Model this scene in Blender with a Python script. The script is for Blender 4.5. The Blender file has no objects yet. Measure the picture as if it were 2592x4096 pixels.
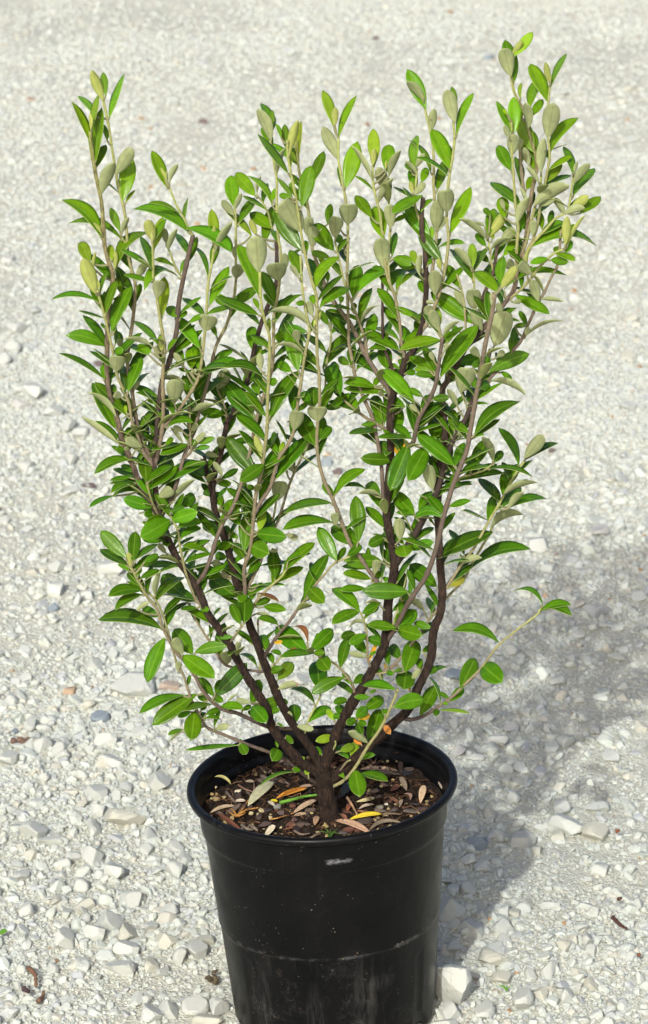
import bpy, math, random
import numpy as np
from mathutils import Vector, Matrix, noise as mnoise

# ================================================================ camera, sky, sun, exposure
R = math.radians
scene = bpy.context.scene
C = scene.collection
PITCH, CAM_Y, CAM_Z = R(20.4), -2.714, 1.512
F_PX = 7584 * 1.7008                      # focal length in pixels of the 2592 x 4096 photograph
cam_d = bpy.data.cameras.new('camera')
cam = bpy.data.objects.new('camera', cam_d)
C.objects.link(cam)
cam.location = (0.002, CAM_Y, CAM_Z)
cam.rotation_euler = (R(90) - PITCH, 0, 0)
cam_d.sensor_fit = 'VERTICAL'
cam_d.sensor_height = 36
cam_d.lens = 36 * F_PX / 4096
cam_d.clip_start, cam_d.clip_end = 0.05, 400
cam_d.dof.use_dof = True
cam_d.dof.focus_distance = 2.93
cam_d.dof.aperture_fstop = 17
scene.camera = cam

SUN_EL, SUN_AZ = R(34), R(-164)           # azimuth: angle from +y towards +x of the place the sun stands
sun_pos = Vector((math.sin(SUN_AZ) * math.cos(SUN_EL), math.cos(SUN_AZ) * math.cos(SUN_EL), math.sin(SUN_EL)))
world = bpy.data.worlds.new('World')
scene.world = world
world.use_nodes = True
wn = world.node_tree
bg = wn.nodes['Background']
sky = wn.nodes.new('ShaderNodeTexSky')
sky.sky_type = 'NISHITA'
sky.sun_disc = False
sky.sun_elevation = SUN_EL
sky.sun_rotation = SUN_AZ
sky.dust_density = 4.0
sky.air_density = 0.7
sky.ozone_density = 0.6
wn.links.new(sky.outputs[0], bg.inputs[0])
bg.inputs[1].default_value = 0.17
sun_d = bpy.data.lights.new('sun', 'SUN')
sun_d.energy = 3.15
sun_d.angle = R(1.0)
sun_d.color = (1.0, 0.99, 0.955)
sun = bpy.data.objects.new('sun', sun_d)
C.objects.link(sun)
sun.rotation_euler = (-sun_pos).to_track_quat('-Z', 'Y').to_euler()
scene.view_settings.view_transform = 'Standard'
scene.view_settings.look = 'None'
scene.view_settings.exposure = 0.0
scene.view_settings.gamma = 1.0
scene.cycles.max_bounces = 6
scene.cycles.diffuse_bounces = 3
scene.cycles.transparent_max_bounces = 4

# ================================================================ helpers
random.seed(7)
rng = np.random.default_rng(7)
CAM = np.array(cam.location)
FW = np.array((0, math.cos(PITCH), -math.sin(PITCH)))
UP = np.array((0, math.sin(PITCH), math.cos(PITCH)))
RT = np.array((1.0, 0, 0))
def ray(sx, sy):                          # direction of a pixel of the 2592 x 4096 photograph
    return RT * ((sx - 1296) / F_PX) + UP * ((2048 - sy) / F_PX) + FW
def at_y(sx, sy, y):                      # the point of that ray in the upright plane at depth y
    d = ray(sx, sy)
    return CAM + d * ((y - CAM[1]) / d[1])
def at_z(sx, sy, z):                      # the point of that ray at height z
    d = ray(sx, sy)
    return CAM + d * ((z - CAM[2]) / d[2])
def to_px(p):
    v = np.asarray(p) - CAM
    w = v @ FW
    return 1296 + F_PX * (v @ RT) / w, 2048 - F_PX * (v @ UP) / w
PX = 1 / (1.7008 * 2528)                  # metres per photo pixel at the plant

def norm(v):
    v = np.asarray(v, float)
    return v / (np.linalg.norm(v) + 1e-12)

def smooth_path(P, n_per=5):              # Catmull-Rom through the points
    P = np.asarray(P, float)
    if len(P) < 3:
        t = np.linspace(0, 1, n_per + 1)[:, None]
        return P[0] * (1 - t) + P[-1] * t
    Q = np.vstack([2 * P[0] - P[1], P, 2 * P[-1] - P[-2]])
    out = []
    for i in range(1, len(Q) - 2):
        for k in range(n_per):
            t = k / n_per
            a, b, c, d = Q[i - 1], Q[i], Q[i + 1], Q[i + 2]
            out.append(.5 * ((2 * b) + (c - a) * t + (2 * a - 5 * b + 4 * c - d) * t * t + (3 * b - a - 3 * c + d) * t ** 3))
    out.append(P[-1])
    return np.array(out)

class MB:                                 # collects faces, builds ONE mesh object
    def __init__(self):
        self.v, self.f, self.m, self.c = [], [], [], []
    def add(self, v, f, m=0, c=(1, 1, 1, 1)):
        o = len(self.v)
        self.v += [tuple(p) for p in v]
        self.f += [tuple(i + o for i in q) for q in f]
        self.m += [m] * len(f) if isinstance(m, int) else list(m)
        self.c += [tuple(c)] * len(v) if np.ndim(c) == 1 else [tuple(x) for x in c]
    def tube(self, P, r, m=0, c=(1, 1, 1, 1), seg=8, cap=True):
        P = np.asarray(P, float)
        n = len(P)
        r = np.full(n, r) if np.ndim(r) == 0 else np.asarray(r)
        T = np.gradient(P, axis=0)
        ref = np.array((0.31, 0.87, 0.38))
        V, cc = [], []
        for i in range(n):
            t = norm(T[i]); a = norm(np.cross(t, ref)); b = np.cross(t, a)
            for k in range(seg):
                w = 2 * math.pi * k / seg
                rr = r[i] if np.ndim(r[i]) == 0 else r[i][k]
                V.append(P[i] + rr * (a * math.cos(w) + b * math.sin(w)))
                cc.append(c if np.ndim(c) == 1 else c[i])
        Fc = [(i * seg + k, i * seg + (k + 1) % seg, (i + 1) * seg + (k + 1) % seg, (i + 1) * seg + k)
              for i in range(n - 1) for k in range(seg)]
        if cap:
            Fc += [tuple(range(seg))[::-1], tuple((n - 1) * seg + k for k in range(seg))]
        self.add(V, Fc, m, cc)
    def build(self, name, mats, parent=None, smooth=True):
        me = bpy.data.meshes.new(name)
        me.from_pydata(self.v, [], self.f)
        for mt in (mats if isinstance(mats, (list, tuple)) else [mats]):
            me.materials.append(mt)
        me.polygons.foreach_set('material_index', self.m)
        me.polygons.foreach_set('use_smooth', [smooth] * len(self.f))
        ca = me.color_attributes.new('Col', 'FLOAT_COLOR', 'POINT')
        ca.data.foreach_set('color', np.array(self.c, np.float32).ravel())
        me.update()
        o = bpy.data.objects.new(name, me)
        C.objects.link(o)
        if parent is not None:
            o.parent = parent
        return o

def tag(o, label=None, cat=None, group=None, kind=None):
    for k, x in (('label', label), ('category', cat), ('group', group), ('kind', kind)):
        if x:
            o[k] = x
    return o

def empty(name, loc=(0, 0, 0)):
    o = bpy.data.objects.new(name, None)
    C.objects.link(o)
    o.location = loc
    o.empty_display_size = 0.05
    return o

# ---------------------------------------------------------------- materials
class NT:
    def __init__(self, name):
        self.m = bpy.data.materials.new(name)
        self.m.use_nodes = True
        self.t = self.m.node_tree
        self.b = self.t.nodes['Principled BSDF']
    def n(self, typ, **kw):
        x = self.t.nodes.new(typ)
        for k, v in kw.items():
            if k.startswith('i_'):
                x.inputs[int(k[2:]) if k[2:].isdigit() else k[2:].replace('_', ' ')].default_value = v
            else:
                setattr(x, k, v)
        return x
    def l(self, a, b):
        self.t.links.new(a, b)
    def obj(self):
        return self.n('ShaderNodeTexCoord').outputs['Object']
    def noise(self, vec, scale, detail=4, rough=.55):
        x = self.n('ShaderNodeTexNoise')
        x.inputs['Scale'].default_value = scale
        x.inputs['Detail'].default_value = detail
        x.inputs['Roughness'].default_value = rough
        self.l(vec, x.inputs['Vector'])
        return x.outputs['Fac']
    def vor(self, vec, scale, feature='F1', out='Distance'):
        x = self.n('ShaderNodeTexVoronoi', feature=feature)
        x.inputs['Scale'].default_value = scale
        self.l(vec, x.inputs['Vector'])
        return x.outputs[out]
    def ramp(self, fac, stops):
        x = self.n('ShaderNodeValToRGB')
        e = x.color_ramp.elements
        while len(e) < len(stops):
            e.new(.5)
        for k, (p, c) in enumerate(stops):
            e[k].position = p
            e[k].color = c if len(c) == 4 else (*c, 1)
        self.l(fac, x.inputs[0])
        return x.outputs[0]
    def mix(self, fac, a, b, mode='MIX'):
        x = self.n('ShaderNodeMix', data_type='RGBA', blend_type=mode)
        for k, v in ((0, fac), (6, a), (7, b)):
            if isinstance(v, bpy.types.NodeSocket):
                self.l(v, x.inputs[k])
            else:
                x.inputs[k].default_value = v if k == 0 else ((*v, 1) if len(v) == 3 else v)
        return x.outputs[2]
    def math(self, op, a, b=0.0):
        x = self.n('ShaderNodeMath', operation=op)
        for k, v in ((0, a), (1, b)):
            if isinstance(v, bpy.types.NodeSocket):
                self.l(v, x.inputs[k])
            else:
                x.inputs[k].default_value = v
        return x.outputs[0]
    def bump(self, h, strength, dist):
        x = self.n('ShaderNodeBump')
        x.inputs['Strength'].default_value = strength
        x.inputs['Distance'].default_value = dist
        self.l(h, x.inputs['Height'])
        self.l(x.outputs[0], self.b.inputs['Normal'])
    def col(self):
        return self.n('ShaderNodeVertexColor', layer_name='Col').outputs['Color']
    def base(self, c):
        if isinstance(c, bpy.types.NodeSocket):
            self.l(c, self.b.inputs['Base Color'])
        else:
            self.b.inputs['Base Color'].default_value = (*c, 1)
    def rough(self, r):
        if isinstance(r, bpy.types.NodeSocket):
            self.l(r, self.b.inputs['Roughness'])
        else:
            self.b.inputs['Roughness'].default_value = r
    def spec(self, s):
        self.b.inputs['Specular IOR Level'].default_value = s

# limestone chips: colour of each stone in its vertices, mottled by noise
k = NT('limestone'); P_ = k.obj()
c = k.mix(k.math('MULTIPLY', k.noise(P_, 90, 5, .65), .55), k.col(), (.42, .42, .40), 'MULTIPLY')
c = k.mix(k.math('MULTIPLY', k.ramp(k.noise(P_, 25, 3), [(.45, (0, 0, 0)), (.75, (1, 1, 1))]), .35), c, (.585, .585, .46))
k.base(c); k.rough(.92); k.spec(.15); k.bump(k.noise(P_, 700, 5, .7), .6, .0012)
M_STONE = k.m

# the ground below: fine pale dust and grit
k = NT('limestone_dust'); P_ = k.obj()
d1 = k.vor(P_, 330); d2 = k.vor(P_, 130); cc = k.vor(P_, 330, out='Color')
sep = k.n('ShaderNodeSeparateColor'); k.l(cc, sep.inputs[0])
g = k.ramp(sep.outputs[0], [(0, (.44, .45, .375)), (.5, (.54, .555, .47)), (1, (.62, .64, .56))])
g = k.mix(k.ramp(k.noise(P_, 5.5, 4), [(.40, (0, 0, 0)), (.62, (1, 1, 1))]), g, (.57, .575, .475))
k.base(k.mix(.35, g, k.ramp(k.noise(P_, 60, 5), [(.3, (.48, .47, .385)), (.7, (.61, .605, .52))])))
h = k.math('ADD', k.math('MULTIPLY', k.math('SUBTRACT', .5, d1), .5), k.math('MULTIPLY', k.noise(P_, 900, 3), .35))
k.rough(.95); k.spec(.1); k.bump(k.math('ADD', h, k.math('MULTIPLY', d2, -.5)), .8, .0035)
M_DUST = k.m

# leaves: the green above, the felted pale side below, the thin pale rim between them
def leaf_mat(name, under):
    k = NT(name); P_ = k.obj()
    vc = k.n('ShaderNodeVertexColor', layer_name='Col')
    base = k.mix(.5, vc.outputs['Color'], k.ramp(k.noise(P_, 140, 4), [(.3, (.72, .72, .72)), (.7, (1.2, 1.2, 1.2))]), 'MULTIPLY')
    base = k.mix(.35, base, k.ramp(k.noise(P_, 35, 2), [(.3, (.7, .72, .7)), (.7, (1.2, 1.2, 1.2))]), 'MULTIPLY')
    spot = k.math('MULTIPLY', k.ramp(k.vor(P_, 115), [(.0, (1, 1, 1)), (.10, (1, 1, 1)), (.16, (0, 0, 0))]), k.ramp(k.noise(P_, 21, 3), [(.56, (0, 0, 0)), (.62, (.75, .75, .75))]))
    base = k.mix(spot, base, (.10, .07, .03))
    rib = k.ramp(vc.outputs['Alpha'], [(0, (1, 1, 1)), (.07, (.75, .75, .75)), (.13, (0, 0, 0))])
    if under:
        base = k.mix(k.math('MULTIPLY', rib, .45), base, (.17, .18, .06))
        k.rough(.75); k.spec(.2)
        k.bump(k.noise(P_, 1500, 3), .2, .0004)
    else:
        base = k.mix(k.math('MULTIPLY', rib, .40), base, (.20, .36, .03))
        k.rough(k.ramp(k.noise(P_, 120, 3), [(.3, (.20, .20, .20)), (.7, (.33, .33, .33))])); k.spec(.22)
        k.bump(k.noise(P_, 260, 3), .22, .0012)
    k.base(base)
    k.b.inputs['Subsurface Weight'].default_value = 0.0
    tr = k.n('ShaderNodeBsdfTranslucent')
    k.l(base, tr.inputs['Color'])
    mx = k.n('ShaderNodeMixShader'); mx.inputs[0].default_value = .10
    k.l(k.b.outputs[0], mx.inputs[1]); k.l(tr.outputs[0], mx.inputs[2])
    k.l(mx.outputs[0], k.t.nodes['Material Output'].inputs[0])
    return k.m
M_LEAF, M_UNDER = leaf_mat('leaf_upper', False), leaf_mat('leaf_felt', True)
k = NT('leaf_rim'); k.base(k.mix(.5, k.col(), (.34, .40, .12))); k.rough(.6); M_RIM = k.m
LEAF_MATS = [M_LEAF, M_UNDER, M_RIM]

k = NT('bark'); P_ = k.obj()
mp = k.n('ShaderNodeMapping'); mp.inputs['Scale'].default_value = (1, 1, .35); k.l(P_, mp.inputs[0])
nz = k.noise(mp.outputs[0], 270, 6, .75)
c = k.mix(.85, k.col(), k.ramp(nz, [(.34, (.22, .22, .22)), (.66, (2.1, 2.0, 1.9))]), 'MULTIPLY')
k.base(k.mix(k.ramp(k.noise(P_, 160, 3), [(.56, (0, 0, 0)), (.72, (.45, .45, .45))]), c, k.mix(.5, c, (.20, .10, .05))))
k.rough(.85); k.spec(.2); k.bump(nz, 1.0, .006)
M_BARK = k.m
k = NT('green_bark'); P_ = k.obj()
c = k.mix(.6, k.col(), k.ramp(k.noise(P_, 320, 4), [(.3, (.62, .6, .58)), (.7, (1.2, 1.2, 1.2))]), 'MULTIPLY')
k.base(c); k.rough(.75); k.spec(.25); k.bump(k.noise(P_, 800, 3), .3, .0008)
M_TWIG = k.m

# black pot plastic with scuffs, dust specks and dried mud low down
k = NT('black_plastic'); P_ = k.obj()
xyz = k.n('ShaderNodeSeparateXYZ'); k.l(P_, xyz.inputs[0])
low = k.ramp(k.math('MULTIPLY', xyz.outputs[2], 5.0), [(.30, (1, 1, 1)), (.60, (.12, .12, .12))])
sp1 = k.ramp(k.vor(P_, 210), [(.0, (1, 1, 1)), (.09, (1, 1, 1)), (.12, (0, 0, 0))])
keep = k.ramp(k.noise(P_, 38, 3), [(.55, (0, 0, 0)), (.64, (1, 1, 1))])
speck = k.math('MULTIPLY', sp1, keep)
mp = k.n('ShaderNodeMapping'); mp.inputs['Scale'].default_value = (60, 60, 7); k.l(P_, mp.inputs[0])
streak = k.math('MULTIPLY', k.ramp(k.noise(mp.outputs[0], 1.0, 5, .7), [(.58, (0, 0, 0)), (.80, (1, 1, 1))]), low)
scr = k.ramp(k.math('ABSOLUTE', k.math('SUBTRACT', k.noise(P_, 34, 8, .72), .5)), [(.0, (1, 1, 1)), (.006, (0, 0, 0))])
scr = k.math('MULTIPLY', scr, k.ramp(k.noise(P_, 16, 2), [(.56, (0, 0, 0)), (.66, (.7, .7, .7))]))
film = k.ramp(k.noise(P_, 24, 5, .65), [(.3, (.0028, .0030, .0033)), (.75, (.0052, .0052, .0056))])
c = k.mix(k.math('MULTIPLY', streak, .22), film, (.20, .19, .17))
c = k.mix(k.math('MULTIPLY', scr, .30), c, (.22, .22, .22))
scr2 = k.ramp(k.math('ABSOLUTE', k.math('SUBTRACT', k.noise(P_, 55, 8, .75), .5)), [(.0, (1, 1, 1)), (.010, (0, 0, 0))])
c = k.mix(k.math('MULTIPLY', k.math('MULTIPLY', k.math('MULTIPLY', scr2, low), k.ramp(k.noise(P_, 30, 3), [(.50, (0, 0, 0)), (.62, (1, 1, 1))])), .30), c, (.20, .20, .195))
c = k.mix(k.math('MULTIPLY', speck, .42), c, (.38, .34, .27))
mud = k.math('MULTIPLY', k.ramp(k.noise(P_, 60, 6, .75), [(.64, (0, 0, 0)), (.70, (1, 1, 1))]), low)
c = k.mix(k.math('MULTIPLY', mud, .45), c, (.12, .085, .055))
def blob(cx, sx, cz, sz):               # soft spot on the front wall at its place on the pot
    a = k.math('POWER', k.math('ABSOLUTE', k.math('DIVIDE', k.math('SUBTRACT', xyz.outputs[0], cx), sx)), 2)
    e = k.math('POWER', k.math('ABSOLUTE', k.math('DIVIDE', k.math('SUBTRACT', xyz.outputs[2], cz), sz)), 2)
    v_ = k.math('SUBTRACT', 1, k.math('ADD', a, e))
    return k.math('MULTIPLY', k.math('MAXIMUM', v_, 0), k.math('LESS_THAN', xyz.outputs[1], 0))
sc_n = k.ramp(k.noise(P_, 150, 4, .7), [(.46, (0, 0, 0)), (.60, (1, 1, 1))])
c = k.mix(k.math('MULTIPLY', k.math('MULTIPLY', blob(.012, .016, .2120, .0036), sc_n), .42), c, (.40, .40, .42))
mp2 = k.n('ShaderNodeMapping'); mp2.inputs['Scale'].default_value = (330, 330, 30); k.l(P_, mp2.inputs[0])
dr_n = k.ramp(k.noise(mp2.outputs[0], 1.0, 5, .75), [(.42, (0, 0, 0)), (.70, (1, 1, 1))])
for cx, sx, cz, sz in ((-.063, .008, .035, .075), (-.016, .011, .03, .055), (.028, .012, .045, .055), (.044, .016, .074, .010), (.0, .03, .012, .02)):
    c = k.mix(k.math('MULTIPLY', k.math('MULTIPLY', blob(cx, sx, cz, sz), dr_n), .16), c, (.20, .20, .19))
dz = k.math('ABSOLUTE', k.math('SUBTRACT', xyz.outputs[2], .1078))
ridge = k.math('MULTIPLY', k.ramp(k.math('MULTIPLY', dz, 100), [(.0, (1, 1, 1)), (.10, (.8, .8, .8)), (.26, (0, 0, 0))]), k.ramp(k.noise(P_, 42, 5, .7), [(.46, (0, 0, 0)), (.66, (1, 1, 1))]))
c = k.mix(k.math('MULTIPLY', ridge, .45), c, (.16, .165, .17))
grit = k.math('MULTIPLY', k.ramp(k.vor(P_, 260), [(.0, (1, 1, 1)), (.13, (1, 1, 1)), (.17, (0, 0, 0))]), k.ramp(k.math('MULTIPLY', dz, 100), [(.0, (1, 1, 1)), (.35, (1, 1, 1)), (.75, (0, 0, 0))]))
grit = k.math('MULTIPLY', grit, k.ramp(k.noise(P_, 30, 3), [(.50, (0, 0, 0)), (.56, (1, 1, 1))]))
c = k.mix(k.math('MULTIPLY', grit, .8), c, k.ramp(k.noise(P_, 300, 1), [(.40, (.22, .11, .05)), (.55, (.42, .36, .24))]))
k.base(c)
k.rough(k.ramp(k.noise(P_, 30, 4), [(.3, (.30, .30, .30)), (.7, (.46, .46, .46))])); k.spec(.16)
k.bump(k.noise(P_, 45, 4), .12, .004)
M_POT = k.m
k = NT('black_plastic_rim'); P_ = k.obj()
c = k.ramp(k.noise(P_, 60, 5, .65), [(.3, (.042, .044, .060)), (.75, (.070, .072, .092))])  # black rim's bluish sky sheen is painted into this lighter base colour
c = k.mix(k.math('MULTIPLY', k.ramp(k.vor(P_, 230), [(.0, (1, 1, 1)), (.06, (1, 1, 1)), (.09, (0, 0, 0))]), k.ramp(k.noise(P_, 30, 3), [(.52, (0, 0, 0)), (.6, (1, 1, 1))])), c, (.22, .19, .15))
k.base(c); k.rough(k.ramp(k.noise(P_, 50, 4), [(.3, (.26, .26, .26)), (.7, (.44, .44, .44))])); k.spec(.5); k.bump(k.noise(P_, 120, 4), .15, .002)
M_RIMPOT = k.m

k = NT('potting_soil'); P_ = k.obj()
nz = k.noise(P_, 260, 6, .75)
k.base(k.mix(.75, k.col(), k.ramp(nz, [(.3, (.3, .3, .3)), (.7, (1.5, 1.45, 1.4))]), 'MULTIPLY')); k.rough(.95); k.spec(.15); k.bump(nz, 1, .003)
M_SOIL = k.m
k = NT('dry_litter'); P_ = k.obj()
vc = k.n('ShaderNodeVertexColor', layer_name='Col')
c = k.mix(.6, vc.outputs['Color'], k.ramp(k.noise(P_, 220, 5, .7), [(.3, (.5, .48, .46)), (.7, (1.25, 1.25, 1.25))]), 'MULTIPLY')
rib = k.ramp(vc.outputs['Alpha'], [(0, (1, 1, 1)), (.05, (.6, .6, .6)), (.10, (0, 0, 0))])
k.base(k.mix(k.math('MULTIPLY', rib, .5), c, k.mix(.6, c, (.10, .05, .02)))); k.rough(.7); k.spec(.3); k.bump(k.noise(P_, 500, 4), .5, .001)
M_DRY = k.m
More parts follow.
